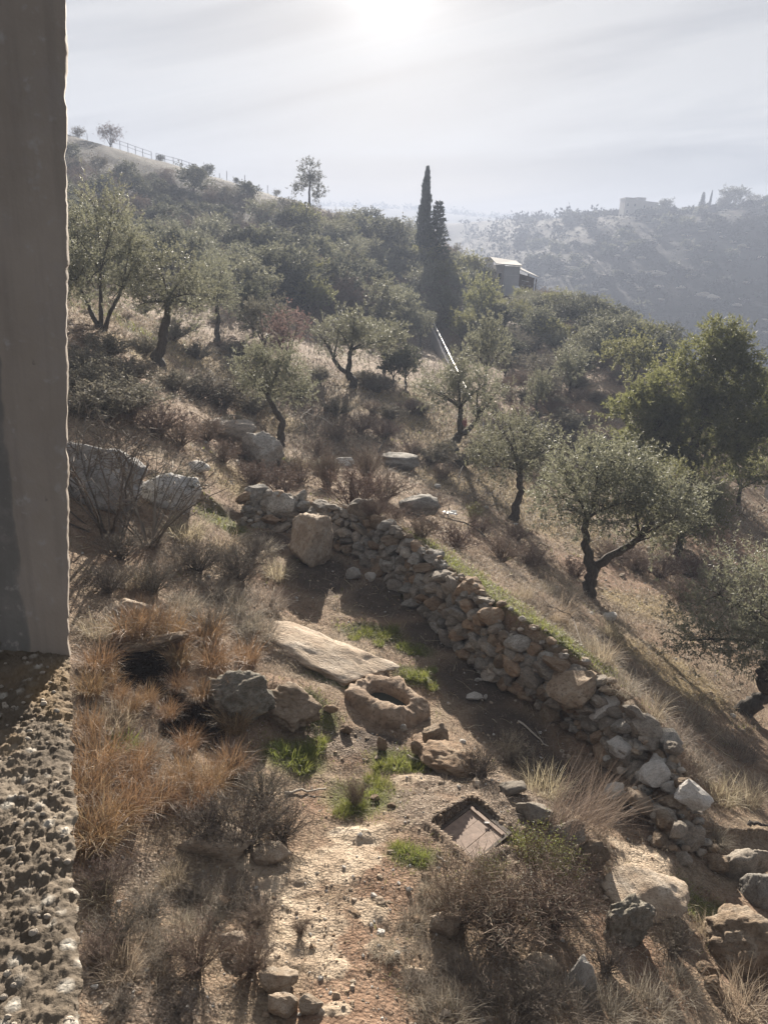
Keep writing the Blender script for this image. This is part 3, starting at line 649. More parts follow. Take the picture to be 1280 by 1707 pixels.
OL['multi'] = make_tree('many_stemmed_olive', [[(0, 0, 0, .10), (-.35, 0, .7, .075), (-.75, 0, 1.4, .05)], [(.05, 0, 0, .10), (.15, 0, .9, .07), (.20, 0, 1.7, .05)], [(.15, 0, 0, .09), (.6, 0, .7, .065), (1.0, 0, 1.3, .045)]],
                        [(-.7, 0, 2.3, 1.1, 1.0, 1.1, 48), (.4, 0, 3.0, 1.0, 1.0, 1.1, 46), (1.1, 0, 2.1, .9, .9, .9, 36), (.1, 0, 1.5, 1.5, 1.0, .75, 50), (-1.0, 0, 1.3, .6, .7, .6, 18)], MAT['olive'], tB, 9, 15, .42, .09, .03)
OL['twist'] = make_tree('twisted_olive', [[(0, 0, 0, .20), (.18, 0, .22, .16), (.42, 0, .42, .13), (.25, 0, .75, .14), (.20, 0, 1.05, .13), (.55, 0, 1.25, .11), (1.0, 0, 1.3, .09)]],
                        [(.3, 0, 2.3, 1.5, 1.3, .9, 110), (1.5, 0, 2.2, 1.1, 1.1, .9, 60), (-.7, 0, 1.75, .8, .8, .6, 38)], MAT['olive'], tB, 11, 18, .40, .075, .020, 10)
OL['bushy'] = make_tree('bushy_olive', [[(0, 0, 0, .15), (.05, 0, .5, .12), (0, 0, .9, .10)]],
                        [(0, 0, 2.0, 1.5, 1.4, 1.3, 100), (.9, 0, 1.5, 1.1, 1.0, .9, 40), (-.9, 0, 1.4, 1.0, 1.0, .9, 40)], MAT['olive_yellow'], tB, 10, 16, .40, .085, .028, 9)
def mid_tree(name, lm, bm, seed, k=60, w=1.4, h=3.6, trunk=1.0, L=.17, Wd=.075, ns=6, nl=12, inner=.3):
    rg = np.random.default_rng(seed); bl = [(0, 0, h * .64, w * .8, w * .8, h * .30, k // 2)]
    for i in range(4):
        a = rg.uniform(0, 6.28); q = rg.uniform(.35, .75) * w
        bl.append((math.cos(a) * q, math.sin(a) * q, h * rg.uniform(.42, .74), w * rg.uniform(.4, .62), w * rg.uniform(.4, .62), h * rg.uniform(.14, .22), k // 8 + 2))
    tx = rg.uniform(-.15, .15)
    return make_tree(name, [[(0, 0, 0, .14), (tx, 0, trunk * .5, .11), (tx * 1.8, 0, trunk, .09)]], bl, lm, bm, ns, nl, .38, L, Wd, 6, .3, .22, .05, inner)
MID = {'olive': [mid_tree('grove_olive', MAT['olive'], tB, s, 64, 1.45, 3.6, 1.0, .14, .05, 7, 13) for s in (1, 2, 3, 4)],
       'yellow': [mid_tree('bright_olive', MAT['olive_yellow'], tB, s, 60, 1.4, 3.4, .9, .14, .055, 7, 13) for s in (5, 6, 7)],
       'oak': [mid_tree('slope_oak', MAT['oak'], tB, s, 70, 1.6, 3.8, .6, .17, .09, 7, 11) for s in (8, 9, 10)],
       'dull': [mid_tree('slope_scrub', MAT['dull'], tB, s, 50, 1.6, 2.8, .4, .17, .06, 6, 10) for s in (11, 12)],
       'russet': [mid_tree('bare_scrub', MAT['russet'], tB, s, 50, 1.5, 2.8, .4, .16, .03, 7, 11) for s in (13, 14)],
       'pink': [mid_tree('pinkish_tree', MAT['pinkish'], tB, 15, 50, 1.2, 3.4, .8, .13, .04, 6, 11)]}
# big pine: dense lobes of needles
PINE = make_tree('pine', [[(0, 0, 0, .30), (.1, 0, 1.5, .26), (.2, 0, 3.2, .2), (.35, 0, 5.0, .13), (.4, 0, 6.4, .07)], [(.15, 0, 1.6, .14), (1.0, 0, 2.4, .1), (2.0, .2, 2.9, .06)], [(.1, 0, 1.7, .14), (-.9, -.2, 2.6, .1), (-1.8, -.3, 3.2, .06)]],
                 [(.5, 0, 5.9, 1.7, 1.6, 1.5, 80), (.6, 0, 7.0, .9, .9, .9, 40), (-1.1, -.3, 4.8, 1.5, 1.4, 1.1, 70), (-2.4, -.4, 3.9, 1.2, 1.2, .9, 56), (1.9, .2, 4.6, 1.4, 1.4, 1.2, 66),
                  (.3, -.6, 3.9, 2.3, 1.6, 1.3, 90), (-1.7, -.3, 2.7, 1.3, 1.1, .7, 44), (2.6, 0, 3.2, 1.1, 1.1, .8, 44), (.6, -.3, 2.6, 1.9, 1.4, .8, 50)], MAT['pine'], MAT['pinebark'], 9, 14, .46, .20, .048, 12, .25, .24, .07, .55)
OPENPINE = make_tree('open_pine', [[(0, 0, 0, .22), (.05, 0, 2.5, .18), (.1, 0, 5, .14), (.15, 0, 7, .08)]],
                     [(.1, 0, 7.4, 1.2, 1.2, 1.6, 42), (-1.3, 0, 5.3, .7, .7, .5, 12), (1.5, 0, 5.2, .8, .8, .5, 14), (1.0, 0, 6.4, .7, .7, .7, 14), (-.6, 0, 6.2, .7, .7, .7, 14), (.9, 0, 4.4, .5, .5, .5, 8)], MAT['oak'], MAT['pinebark'], 6, 10, .4, .2, .06, 8)
def cypress(name, h, w, n, seed):
    tm, cm = MB(), MB(); tubes(tm, [[0, 0, -.3], [0, 0, h * .5], [0, 0, h * .97]], [.16, .1, .02], 7)
    z = RNG.random(n) ** .8; a = RNG.uniform(0, 6.283, n); prof = w * np.minimum(1, z * 9 + .35) * (1 - z) ** .72 * (1 + .22 * np.sin(a * 3 + z * 21) + .15 * RNG.normal(size=n))
    r = prof * RNG.uniform(.55, 1.05, n); P = np.stack([np.cos(a) * r, np.sin(a) * r, .25 + z * (h - .3)], 1)
    leaves(cm, P, np.stack([np.cos(a) * .35, np.sin(a) * .35, np.ones(n)], 1) + rdir(n) * .35, .38 * RNG.uniform(.5, 1.2, n), .14, None, 0)
    return [('trunk', tm.mesh(name + '_trunk', tB, True)), ('crown', cm.mesh(name + '_crown', MAT['cypress']))]
CYP = cypress('cypress', 9.0, 1.05, 5200, 1); CYP2 = cypress('thin_cypress', 9.0, .62, 2500, 2)
def spiky(name, h, w):
    tm, cm = MB(), MB(); tubes(tm, [[0, 0, -.3], [0, 0, h * .5], [0, 0, h]], [.15, .09, .015], 7)
    for z in np.linspace(.8, h * .97, 17):
        k = 7; a0 = RNG.uniform(0, 6.28); ln = w * (1 - z / h) ** .85 + .12
        for i in range(k):
            a = a0 + i * 6.283 / k + RNG.normal() * .2; l = ln * RNG.uniform(.6, 1.15); d = np.array([math.cos(a), math.sin(a), .12])
            p = np.array([[0, 0, z], d * l * .5 + [0, 0, z - .06 * l], d * l + [0, 0, z + .05 * l]]); tubes(tm, p, [.03, .02, .008], 4)
            m_ = int(14 + 40 * l); t_ = RNG.random(m_)[:, None] ** .8; P = p[0] + (p[2] - p[0]) * t_ + RNG.normal(size=(m_, 3)) * .06
            leaves(cm, P, d + rdir(m_) * .8, .30, .10, None, 0)
    return [('trunk', tm.mesh(name + '_trunk', tB, True)), ('crown', cm.mesh(name + '_crown', MAT['cypress']))]
SPIKE = spiky('conifer', 7.0, 1.7)
# shrubs, unit size about 1 m
SH = {'thorn': [make_shrub('grey_thorn', s, 70, .62, .55, 6, [MAT['twig'], MAT['dull']], .3, 2, (.022, .010), .0042, 2) for s in range(4)],
      'redstem': [make_shrub('red_stems', s, 90, .85, .62, 6, [MAT['redtwig'], MAT['dull']], .8, 3, (.022, .012), .0042, 2) for s in range(3)],
      'greentip': [make_shrub('green_tips', s, 60, .75, .55, 6, [MAT['redtwig'], MAT['shrubgreen']], .7, 5, (.035, .016), .004, 1) for s in range(2)],
      'bare': [make_shrub('bare_twigs', s, 15, 1.0, .95, 6, [MAT['twig'], MAT['dull']], .5, 0, r=.007, sub2=3, curl=.3) for s in range(3)],
      'russet': [make_shrub('russet_brush', s, 50, .75, .75, 6, [MAT['redtwig'], MAT['russet']], .5, 4, (.05, .02), .006, 2) for s in range(3)],
      'dull': [make_shrub('dull_brush', s, 60, .7, .8, 6, [MAT['twig'], MAT['dull']], .3, 8, (.06, .028), .006, 1) for s in range(3)]}
TU = {'red': [make_tussock('red_tussock', 520, .80, .5, .75, .0062, MAT['redgrass'], .26) for s in range(4)],
      'straw': [make_tussock('straw_tussock', 300, .52, .6, .55, .006, MAT['straw'], .24) for s in range(4)],
      'wind': [make_tussock('swept_tussock', 190, .95, .9, .3, .005, MAT['redtwig'], .22, wind=.35) for s in range(2)],
      'grey': [make_tussock('grey_tussock', 420, .42, .8, .6, .0055, MAT['greystraw'], .30) for s in range(4)],
      'green': [make_tussock('green_tuft', 260, .22, .6, .5, .008, MAT['grass'], .16) for s in range(3)]}
# ------------------------------------------------------------------ single trees one can point at
def tree(name, parts, H0, px, py, hpx, label, cat='tree', group=None, rz=0.0, wide=1.0, lean=None, dz=0.0):
    g = foot(px, py); s = hpx * depth(g) / F / H0
    return inst(name, parts, (g[0], g[1], g[2] + dz), rz, (s * wide, s * wide, s), label, cat, group, lean or (0, 0))
tree('olive_tree', OL['fork'], 3.75, 980, 992, 262, 'olive tree with low forked trunk, one limb leaning out over the straw slope', rz=0, wide=1.0)
tree('olive_tree', OL['lean'], 3.45, 856, 868, 172, 'grey green olive behind the forked olive, its flared trunk casting a long thin shadow', rz=.2)
tree('olive_tree', OL['vee'], 3.65, 757, 752, 150, 'dark olive with crooked vee-shaped trunk below the white-railed wall', rz=0)
tree('olive_tree', OL['vee'], 3.65, 586, 646, 122, 'small olive with pale vee fork standing alone on the straw clearing', rz=3.0, wide=1.15)
tree('olive_tree', OL['slant'], 3.75, 466, 747, 172, 'olive with slanting trunk just above the grey outcrop', rz=0, wide=.9)
tree('olive_tree', OL['tall'], 4.1, 264, 612, 190, 'tall olive with thick bare trunk leaning over the straw bank', rz=0, wide=1.0)
tree('olive_tree', OL['lean'], 3.45, 362, 572, 128, 'pale olive close behind the tall leaning olive', rz=1.2, wide=.85)
tree('olive_tree', OL['multi'], 4.1, 165, 548, 222, 'large many-stemmed olive beside the concrete pillar', rz=.1, wide=.8)
tree('olive_tree', OL['twist'], 3.15, 1238, 1190, 268, 'olive with black twisted trunk and glittering silvery leaves', rz=0)
tree('olive_tree', OL['bushy'], 3.3, 1128, 925, 150, 'bushy yellow green olive crowded against the forked olive', rz=.5, wide=1.0)
tree('pine_tree', PINE, 7.8, 1135, 838, 288, 'large dense bright green pine above the bare red ground', rz=0, wide=.98)
tree('pine_tree', PINE, 7.8, 1330, 800, 190, 'second green pine cut off by the picture edge', rz=2.0)
tree('cypress_tree', CYP, 9.0, 702, 455, 160, 'tall dark pointed cypress rising above the wooded slope', rz=0, wide=.82)
tree('conifer_tree', SPIKE, 7.0, 723, 462, 118, 'dark conifer with tiered ragged branches beside the tall cypress')
tree('pine_tree', OPENPINE, 9.0, 513, 392, 120, 'thin airy pine with bare trunk standing against the sky')
for k, (px, py, hpx, kind, v, wd, lab) in enumerate([
    (800, 560, 98, 'yellow', 0, .75, 'slim sunlit olive below the shed'), (806, 655, 128, 'olive', 0, .68, 'broad pale olive hiding the lower end of the railed wall'),
    (525, 538, 70, 'yellow', 1, 1.0, 'rounded bright olive on a ledge of the wooded slope'), (632, 560, 92, 'olive', 1, .9, 'olive between the rounded bright olive and the railed wall'),
    (672, 566, 84, 'olive', 2, .8, 'olive touching the far end of the railed wall'), (640, 620, 84, 'olive', 3, 1.0, 'olive in front of the dark thicket, next to the small vee olive'),
    (948, 662, 86, 'olive', 1, .85, 'olive standing on the red terraces under the spur'), (1045, 660, 104, 'yellow', 2, .95, 'yellowish olive behind the big pine'),
    (893, 690, 72, 'olive', 2, .8, 'small dark-stemmed olive among red earth terraces'), (868, 555, 52, 'yellow', 0, .9, 'small bright olive right below the shed'),
    (478, 620, 110, 'pink', 0, .9, 'pinkish bare tree behind the slanting olive'), (440, 590, 88, 'dull', 0, .9, 'brownish bushy tree next to the pinkish bare tree'),
    (1085, 620, 66, 'oak', 0, 1.0, 'dark oak at the right end of the spur'), (985, 560, 62, 'oak', 1, 1.1, 'dark oak in the middle of the spur'),
    (330, 480, 80, 'oak', 2, .9, 'very dark rounded oak behind the tall olive'), (425, 560, 90, 'oak', 0, .85, 'deep blue green oak to the right of the pale olive'),
    (676, 642, 66, 'oak', 1, .9, 'dark thicket oak against the near side of the railed wall'), (655, 640, 56, 'oak', 2, 1.2, 'low dark oak beside the clearing of the small vee olive'),
    (320, 330, 52, 'oak', 0, 1.2, 'dark oak patch below the hilltop fence'), (640, 440, 72, 'oak', 1, 1.1, 'tall dark oak left of the cypress'),
    (688, 480, 62, 'oak', 0, .9, 'blue green oak hiding the foot of the tall cypress'), (738, 482, 58, 'oak', 2, 1.0, 'rounded oak hiding the foot of the tiered conifer'), (712, 500, 60, 'olive', 3, 1.0, 'grey olive in front of the two oaks below the cypress'), (702, 548, 54, 'olive', 1, 1.0, 'pale olive at the upper end of the railed wall, nearest its tip'), (745, 548, 62, 'olive', 1, 1.1, 'grey olive in the gap between the railed wall and the slim sunlit olive'), (768, 585, 66, 'yellow', 1, 1.0, 'sunlit olive pressed against the outer side of the railed wall'), (700, 580, 60, 'olive', 3, 1.0, 'olive on the near side of the railed wall, below its tip'), (722, 560, 52, 'dull', 0, 1.0, 'brown bushy tree behind the tip of the railed wall'), (676, 528, 52, 'yellow', 0, 1.0, 'bright olive in the shade strip left below the cypress'), (735, 525, 50, 'olive', 0, 1.1, 'grey olive right of the upper end of the railed wall'), (1230, 840, 90, 'yellow', 1, 1.1, 'light green bush under the big pine'), (1100, 800, 70, 'dull', 1, 1.1, 'grey leafless thicket in front of the big pine')]):
    P = MID[kind][v]; tree('oak_tree' if kind == 'oak' else ('bare_tree' if kind in ('pink', 'dull') else 'olive_tree'), P, {'olive': 3.6, 'yellow': 3.4, 'oak': 3.8, 'dull': 2.8, 'pink': 3.4}[kind] * .97, px, py, hpx, lab, rz=k * 1.3, wide=wd)

# ------------------------------------------------------------------ the wooded slope: trees in groups
HT = {'olive': 3.5, 'yellow': 3.3, 'oak': 3.7, 'dull': 2.7, 'russet': 2.7}
taken = [at_y(850, 495, y)[:2] for y in (88, 93, 98)] + [np.array(o.location[:2]) for o in SC.objects if o.get('category') == 'tree']
def fill(poly, n, spacing, kinds, hm, lab):
    poly = np.array(poly, float); lo, hi = poly.min(0), poly.max(0); made = 0; tries = 0
    while made < n and tries < n * 30:
        tries += 1; p = lo + RNG.random(2) * (hi - lo)
        c = False; j = len(poly) - 1
        for i in range(len(poly)):
            if (poly[i, 1] > p[1]) != (poly[j, 1] > p[1]) and p[0] < (poly[j, 0] - poly[i, 0]) * (p[1] - poly[i, 1]) / (poly[j, 1] - poly[i, 1]) + poly[i, 0]: c = not c
            j = i
        if not c: continue
        g = ground(*p)
        if g is None: continue
        if min(np.hypot(*(g[:2] - q)) for q in taken) < spacing * RNG.uniform(.75, 1.2): continue
        taken.append(g[:2]); kd = kinds[RNG.integers(len(kinds))]; h = RNG.uniform(*hm) * (.75 if kd in ('dull', 'russet') else 1)
        s = h / HT[kd]
        nm = {'olive': 'olive_tree', 'yellow': 'olive_tree', 'oak': 'oak_tree', 'dull': 'scrub_tree', 'russet': 'scrub_tree'}[kd]
        inst(nm, MID[kd][RNG.integers(len(MID[kd]))], (g[0], g[1], g[2] - .1), RNG.uniform(0, 6.28), (s * RNG.uniform(.95, 1.35), s * RNG.uniform(.95, 1.35), s), lab[kd][0], 'tree', lab[kd][1])
        made += 1
L1 = {'oak': ('dark rounded evergreen oak on the shaded hillside under the fence', 'oaks on the shaded hillside'), 'dull': ('grey brown leafless scrub on the shaded hillside under the fence', 'grey scrub on the shaded hillside'),
      'russet': ('russet bare scrub on the shaded hillside under the fence', 'russet scrub on the shaded hillside'), 'olive': ('hazy grey olive low on the shaded hillside', 'olives on the shaded hillside')}
L2 = {'oak': ('blue green oak in the thick wood before the cypress', 'oaks in the wood before the cypress'), 'dull': ('dull brown tree in the thick wood before the cypress', 'brown trees in the wood before the cypress'),
      'russet': ('reddish bare tree in the thick wood before the cypress', 'reddish trees in the wood before the cypress'), 'olive': ('grey olive in the thick wood before the cypress', 'olives in the wood before the cypress'), 'yellow': ('yellowish tree in the thick wood before the cypress', 'yellowish trees in the wood')}
L3 = {'oak': ('dark oak on the spur around the shed', 'oaks on the spur'), 'olive': ('grey green olive on the spur around the shed', 'olives on the spur'), 'yellow': ('yellowish olive on the spur around the shed', 'yellowish olives on the spur'), 'dull': ('brown scrub bush on the spur around the shed', 'brown scrub on the spur'), 'russet': ('russet scrub bush on the spur around the shed', 'russet scrub on the spur')}
fill([(60, 270), (330, 320), (480, 360), (480, 440), (330, 430), (60, 400)], 125, 2.7, ['oak', 'dull', 'dull', 'russet', 'russet', 'oak'], (2.2, 4.2), L1)
fill([(60, 330), (340, 400), (420, 440), (420, 520), (300, 480), (60, 470)], 40, 2.8, ['olive', 'oak', 'dull', 'olive'], (3.0, 4.2), L1)
fill([(400, 370), (640, 395), (780, 455), (800, 500), (700, 560), (520, 530), (390, 500)], 105, 2.7, ['oak', 'oak', 'olive', 'dull', 'russet', 'olive', 'yellow'], (3.4, 5.0), L2)
fill([(760, 455), (830, 500), (1000, 540), (1120, 610), (1110, 640), (960, 610), (820, 600), (770, 540)], 60, 2.7, ['oak', 'oak', 'olive', 'olive', 'yellow', 'dull', 'russet'], (2.2, 3.6), L3)
fill([(820, 590), (1000, 600), (1020, 680), (900, 690), (830, 640)], 16, 3.2, ['dull', 'olive', 'oak', 'russet'], (1.6, 2.8), L3)
# along the skyline of the near hill
for k, (px, py, hpx, kd, lab) in enumerate([(183, 252, 34, 'russet', 'bare round bush on the skyline by the pillar'), (132, 238, 20, 'dull', 'small bush on the skyline close to the pillar'), (268, 268, 14, 'oak', 'bush in the gap of the hilltop fence'),
                                            (349, 294, 22, 'oak', 'round clipped bush on the skyline, biggest of the row'), (393, 304, 12, 'oak', 'tiny round bush on the skyline, second of the row'), (416, 312, 12, 'oak', 'tiny round bush on the skyline, third of the row'),
                                            (461, 328, 12, 'dull', 'tiny bush on the skyline nearest the airy pine'), (328, 288, 12, 'dull', 'low bush on the skyline left of the round clipped bush')]):
    g = at_y(px, py, 149.0); z = H(g[0], g[1]); s = hpx * 150 / F / HT[kd]
    inst('skyline_bush', MID[kd][k % 2], (g[0], g[1], z - .15 * s), k, s, lab, 'bush')

# ------------------------------------------------------------------ opposite hill: scrub, trees on its crest
def small_bush(name, mat, seed, k=16):
    mb = MB(); C, O = blob_pts([(0, 0, .45, .6, .6, .45, k), (.35, .1, .35, .4, .4, .3, 6)], .3); sprigs(mb, C, O, 4, 5, .3, .30, .16, 0, .12, .3); return mb.mesh(name, mat)
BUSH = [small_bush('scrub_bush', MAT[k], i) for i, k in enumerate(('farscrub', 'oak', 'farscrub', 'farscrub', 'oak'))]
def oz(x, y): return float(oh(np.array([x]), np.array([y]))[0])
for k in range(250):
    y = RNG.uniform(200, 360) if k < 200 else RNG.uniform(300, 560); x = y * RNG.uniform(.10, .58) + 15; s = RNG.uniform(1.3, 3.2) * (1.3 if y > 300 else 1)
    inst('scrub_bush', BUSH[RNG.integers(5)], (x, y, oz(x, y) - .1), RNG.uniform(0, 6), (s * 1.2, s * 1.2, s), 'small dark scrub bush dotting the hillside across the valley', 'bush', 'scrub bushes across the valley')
def crest(px, y0=300, y1=420):
    ys = np.linspace(y0, y1, 60); best = None
    for y in ys:
        g = at_y(px, 400, y); z = oz(g[0], y); a = (z - CAM[2]) / math.hypot(g[0], y)
        if best is None or a > best[0]: best = (a, g[0], y, z)
    return np.array(best[1:])
for k, (px, hpx, parts, H0, lab, wd) in enumerate([(1102, 26, MID['oak'][0], 3.7, 'round dark tree at the right corner of the hilltop house', 1.3), (1172, 34, CYP2, 9.0, 'thin leaning cypress on the far hilltop', 1.0), (1160, 32, SPIKE, 7.0, 'ragged conifer beside the thin cypress on the far hilltop', 1.0),
                                                   (1213, 36, MID['oak'][1], 3.7, 'wide flat-topped pine on the far hilltop', 1.5), (1195, 22, MID['oak'][2], 3.7, 'small tree left of the flat-topped pine on the far hilltop', 1.2), (1243, 20, MID['dull'][0], 2.7, 'pale bush right of the flat-topped pine', 1.2), (1268, 18, MID['oak'][0], 3.7, 'last bush on the far hilltop at the picture edge', 1.3),
                                                   (975, 14, MID['oak'][1], 3.7, 'little tree on the crest left of the hilltop house', 1.3), (1003, 13, MID['oak'][2], 3.7, 'second little tree on the crest left of the hilltop house', 1.3), (1062, 14, MID['oak'][2], 3.7, 'dark bush hiding the foot of the hilltop house', 2.2), (1082, 15, MID['oak'][0], 3.7, 'dark bush before the right part of the hilltop house', 1.8)]):
    c = crest(px, 290, 400); d = depth(c); s = hpx * d / F / H0
    if k in (9, 10): c[1] -= 10; c[2] = oz(c[0], c[1])
    inst('hilltop_tree', parts, (c[0], c[1], c[2] - .3), k * .9, (s * wd, s * wd, s), lab, 'tree', tilt=(0, .12 if k == 1 else 0))
for k in range(46):
    px = RNG.uniform(860, 1300); c = crest(px, 280, 420); s = RNG.uniform(1.6, 3.4)
    inst('crest_bush', BUSH[RNG.integers(5)], (c[0], c[1] + RNG.uniform(-4, 4), c[2] - .3), RNG.uniform(0, 6), (s * 1.3, s * 1.3, s), 'low bush along the crest of the hill across the valley', 'bush', 'bushes along the far crest')
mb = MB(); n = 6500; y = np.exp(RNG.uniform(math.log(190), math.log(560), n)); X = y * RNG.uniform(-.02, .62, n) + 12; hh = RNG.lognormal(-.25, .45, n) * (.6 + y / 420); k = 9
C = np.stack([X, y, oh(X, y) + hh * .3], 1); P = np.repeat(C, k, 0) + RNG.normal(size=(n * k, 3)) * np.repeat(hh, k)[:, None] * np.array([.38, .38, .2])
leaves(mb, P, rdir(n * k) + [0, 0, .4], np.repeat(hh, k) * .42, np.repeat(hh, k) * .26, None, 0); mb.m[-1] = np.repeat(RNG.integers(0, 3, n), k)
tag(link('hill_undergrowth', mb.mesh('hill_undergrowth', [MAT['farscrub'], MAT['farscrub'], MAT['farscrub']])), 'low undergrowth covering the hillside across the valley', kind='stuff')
mb = MB(); n = 420; y = np.exp(RNG.uniform(math.log(190), math.log(420), n)); X = y * RNG.uniform(.1, .6, n) + 12; v0, f0 = ico(0)
for a_, b_ in zip(X, y): mb.add(v0 * (1 + .3 * RNG.uniform(-1, 1, (12, 1))) * RNG.lognormal(0, .45) * [1.3, .7, .45] + [a_, b_, oz(a_, b_) + .1], f0)
tag(link('hill_rubble', mb.mesh('hill_rubble', MAT['rock'])), 'pale rock outcrops strewn over the hillside across the valley', kind='stuff')
# the wood on the distant ridge reads as one mass
mb = MB(); n = 900; px = RNG.uniform(-700, 900, n); y = RNG.uniform(1130, 1270, n); X = px; zt = rh(X, y); hh = RNG.uniform(3, 10, n)
C = np.stack([X, y, zt + hh * .4], 1); k = 14
P = np.repeat(C, k, 0) + RNG.normal(size=(n * k, 3)) * np.repeat(hh, k)[:, None] * np.array([.28, .28, .25])
leaves(mb, P, rdir(n * k) + [0, 0, .6], np.repeat(hh, k) * .45, np.repeat(hh, k) * .28, None, 0)
tag(link('far_woods', mb.mesh('far_woods', MAT['farscrub'])), 'distant wood along the hazy ridge', kind='stuff')
mb = MB(); n = 420; X = RNG.uniform(45, 300, n); y = RNG.uniform(380, 640, n); hh = RNG.uniform(2, 6, n); C = np.stack([X, y, oh(X, y) + hh * .35], 1); k = 16
P = np.repeat(C, k, 0) + RNG.normal(size=(n * k, 3)) * np.repeat(hh, k)[:, None] * np.array([.35, .35, .22])
leaves(mb, P, rdir(n * k) + [0, 0, .6], np.repeat(hh, k) * .4, np.repeat(hh, k) * .25, None, 0)
tag(link('valley_woods', mb.mesh('valley_woods', MAT['farscrub'])), 'hazy wood at the head of the valley', kind='stuff')
# ------------------------------------------------------------------ stones, boulders and the dry stone wall
ROCKS = {}
def rock_mesh(matn, i, sub=2, **k):
    key = (matn, i, sub)
    if key not in ROCKS:
        v, f = rock_verts(sub, 100 + i * 7, **k); mb = MB(); mb.add(v, f); ROCKS[key] = mb.mesh('rock', MAT[matn], sub > 2)
    return ROCKS[key]
def sfoot(px, py):
    g = foot(px, py); g[2] = gz(g[0], g[1])[0]; return g
wall = empty('stone_wall', WP[5]); tag(wall, 'tumbledown dry stone wall of grey field stones holding up a grassy bank', 'wall')
bpy.context.view_layer.update()
def wall_stone(p, dims, matn, i, lab=None):
    o = link('stone', rock_mesh(matn, i, 2, facet=1.0, rough=.16, cuts=13), wall); o.location = tuple(np.asarray(p) - WP[5])
    o.scale = tuple(np.asarray(dims) / 2 * 1.18); o.rotation_euler = (RNG.normal(0, .35), RNG.normal(0, .35), RNG.uniform(0, 6.28))
    if lab: o['label'] = lab
    return o
seg = np.linalg.norm(np.diff(WP[:, :2], axis=0), axis=1); cum = np.concatenate([[0], np.cumsum(seg)]); nst = 0
for k in range(9):
    s = RNG.uniform(0, .2)
    while s < cum[-1]:
        w_ = RNG.choice([.16, .20, .24, .28, .34]) * RNG.uniform(.85, 1.15); i = min(np.searchsorted(cum, s, 'right') - 1, len(seg) - 1); u = (s - cum[i]) / seg[i]
        p = WP[i] + (WP[i + 1] - WP[i]) * u; hh = WH[i] + (WH[i + 1] - WH[i]) * u
        e = (WP[i + 1] - WP[i])[:2] / seg[i]; nrm = np.array([-e[1], e[0]])
        z = k * .155 + RNG.uniform(-.03, .03)
        if z < hh - .02 and nst < 286:
            off = .06 + .40 * z / max(hh, .3) + RNG.uniform(-.06, .06); tail = u + i > 8.6
            if tail: off += RNG.uniform(-.25, .35)
            mt = RNG.choice(['rock', 'rock', 'rock_brown', 'rock', 'rock_grey', 'rock_grey', 'rock_ochre'] if not tail else ['rock', 'rock_white', 'rock', 'rock_brown'])
            zz_ = max(p[2] + z, hgt(p[0] + nrm[0] * off, p[1] + nrm[1] * off)[0] - .05) if tail else p[2] + z
            wall_stone((p[0] + nrm[0] * off, p[1] + nrm[1] * off, zz_ + .08), (w_ * 1.1, w_ * RNG.uniform(.75, 1.0), min(w_, .25) * RNG.uniform(.6, .95)), mt, int(RNG.integers(9))); nst += 1
        s += w_ * RNG.uniform(.72, .95)
for px, py, wp, hp, mt, i, lab in [(955, 1160, 95, 62, 'rock_brown', 3, 'long ochre brown block'), (1008, 1190, 52, 40, 'rock_white', 2, 'whitish capstone'), (885, 1110, 40, 36, 'rock_grey', 5, None), (1075, 1228, 60, 46, 'rock', 1, None),
                                   (675, 945, 44, 36, 'rock_grey', 6, None), (600, 858, 42, 36, 'rock', 4, None), (780, 990, 42, 34, 'rock_ochre', 2, None), (1100, 1245, 56, 44, 'rock_grey', 7, None), (1045, 1262, 60, 46, 'rock', 0, None), (430, 850, 60, 50, 'rock_grey', 1, None), (470, 855, 52, 46, 'rock_grey', 3, None), (530, 868, 54, 40, 'rock', 6, None)]:
    g = ground(px, py); d = depth(g) / F; wall_stone(g + [0, 0, hp * d * .25], (wp * d, wp * d * .85, hp * d * 1.05), mt, i, lab)

mb = MB()       # wedging stones too small to pick apart
for k in range(560):
    s = RNG.uniform(0, cum[-1] - .01); i = np.searchsorted(cum, s, 'right') - 1; u = (s - cum[i]) / seg[i]; p = WP[i] + (WP[i + 1] - WP[i]) * u; hh = WH[i] + (WH[i + 1] - WH[i]) * u
    e = (WP[i + 1] - WP[i])[:2] / seg[i]; nrm = np.array([-e[1], e[0]]); z = RNG.random() * hh; off = .02 + .40 * z / max(hh, .3) + RNG.uniform(-.05, .1) + (RNG.uniform(-.3, .5) if i > 8 else 0)
    v, f_ = rock_verts(1, int(RNG.integers(60)), facet=1.0); s_ = RNG.uniform(.03, .075); zz_ = p[2] + z if i <= 8 else hgt(p[0] + nrm[0] * off, p[1] + nrm[1] * off)[0] + RNG.uniform(0, .2) * (hh > .4)
    mb.add(v * [s_ * 1.2, s_, s_ * .8] + [p[0] + nrm[0] * off - WP[5][0], p[1] + nrm[1] * off - WP[5][1], zz_ + .03 - WP[5][2]], f_, .5, int(RNG.integers(3)))
o = link('wedging_stones', mb.mesh('wedging_stones', [MAT['rock'], MAT['rock_brown'], MAT['rock_grey']]), wall); o['kind'] = 'stuff'
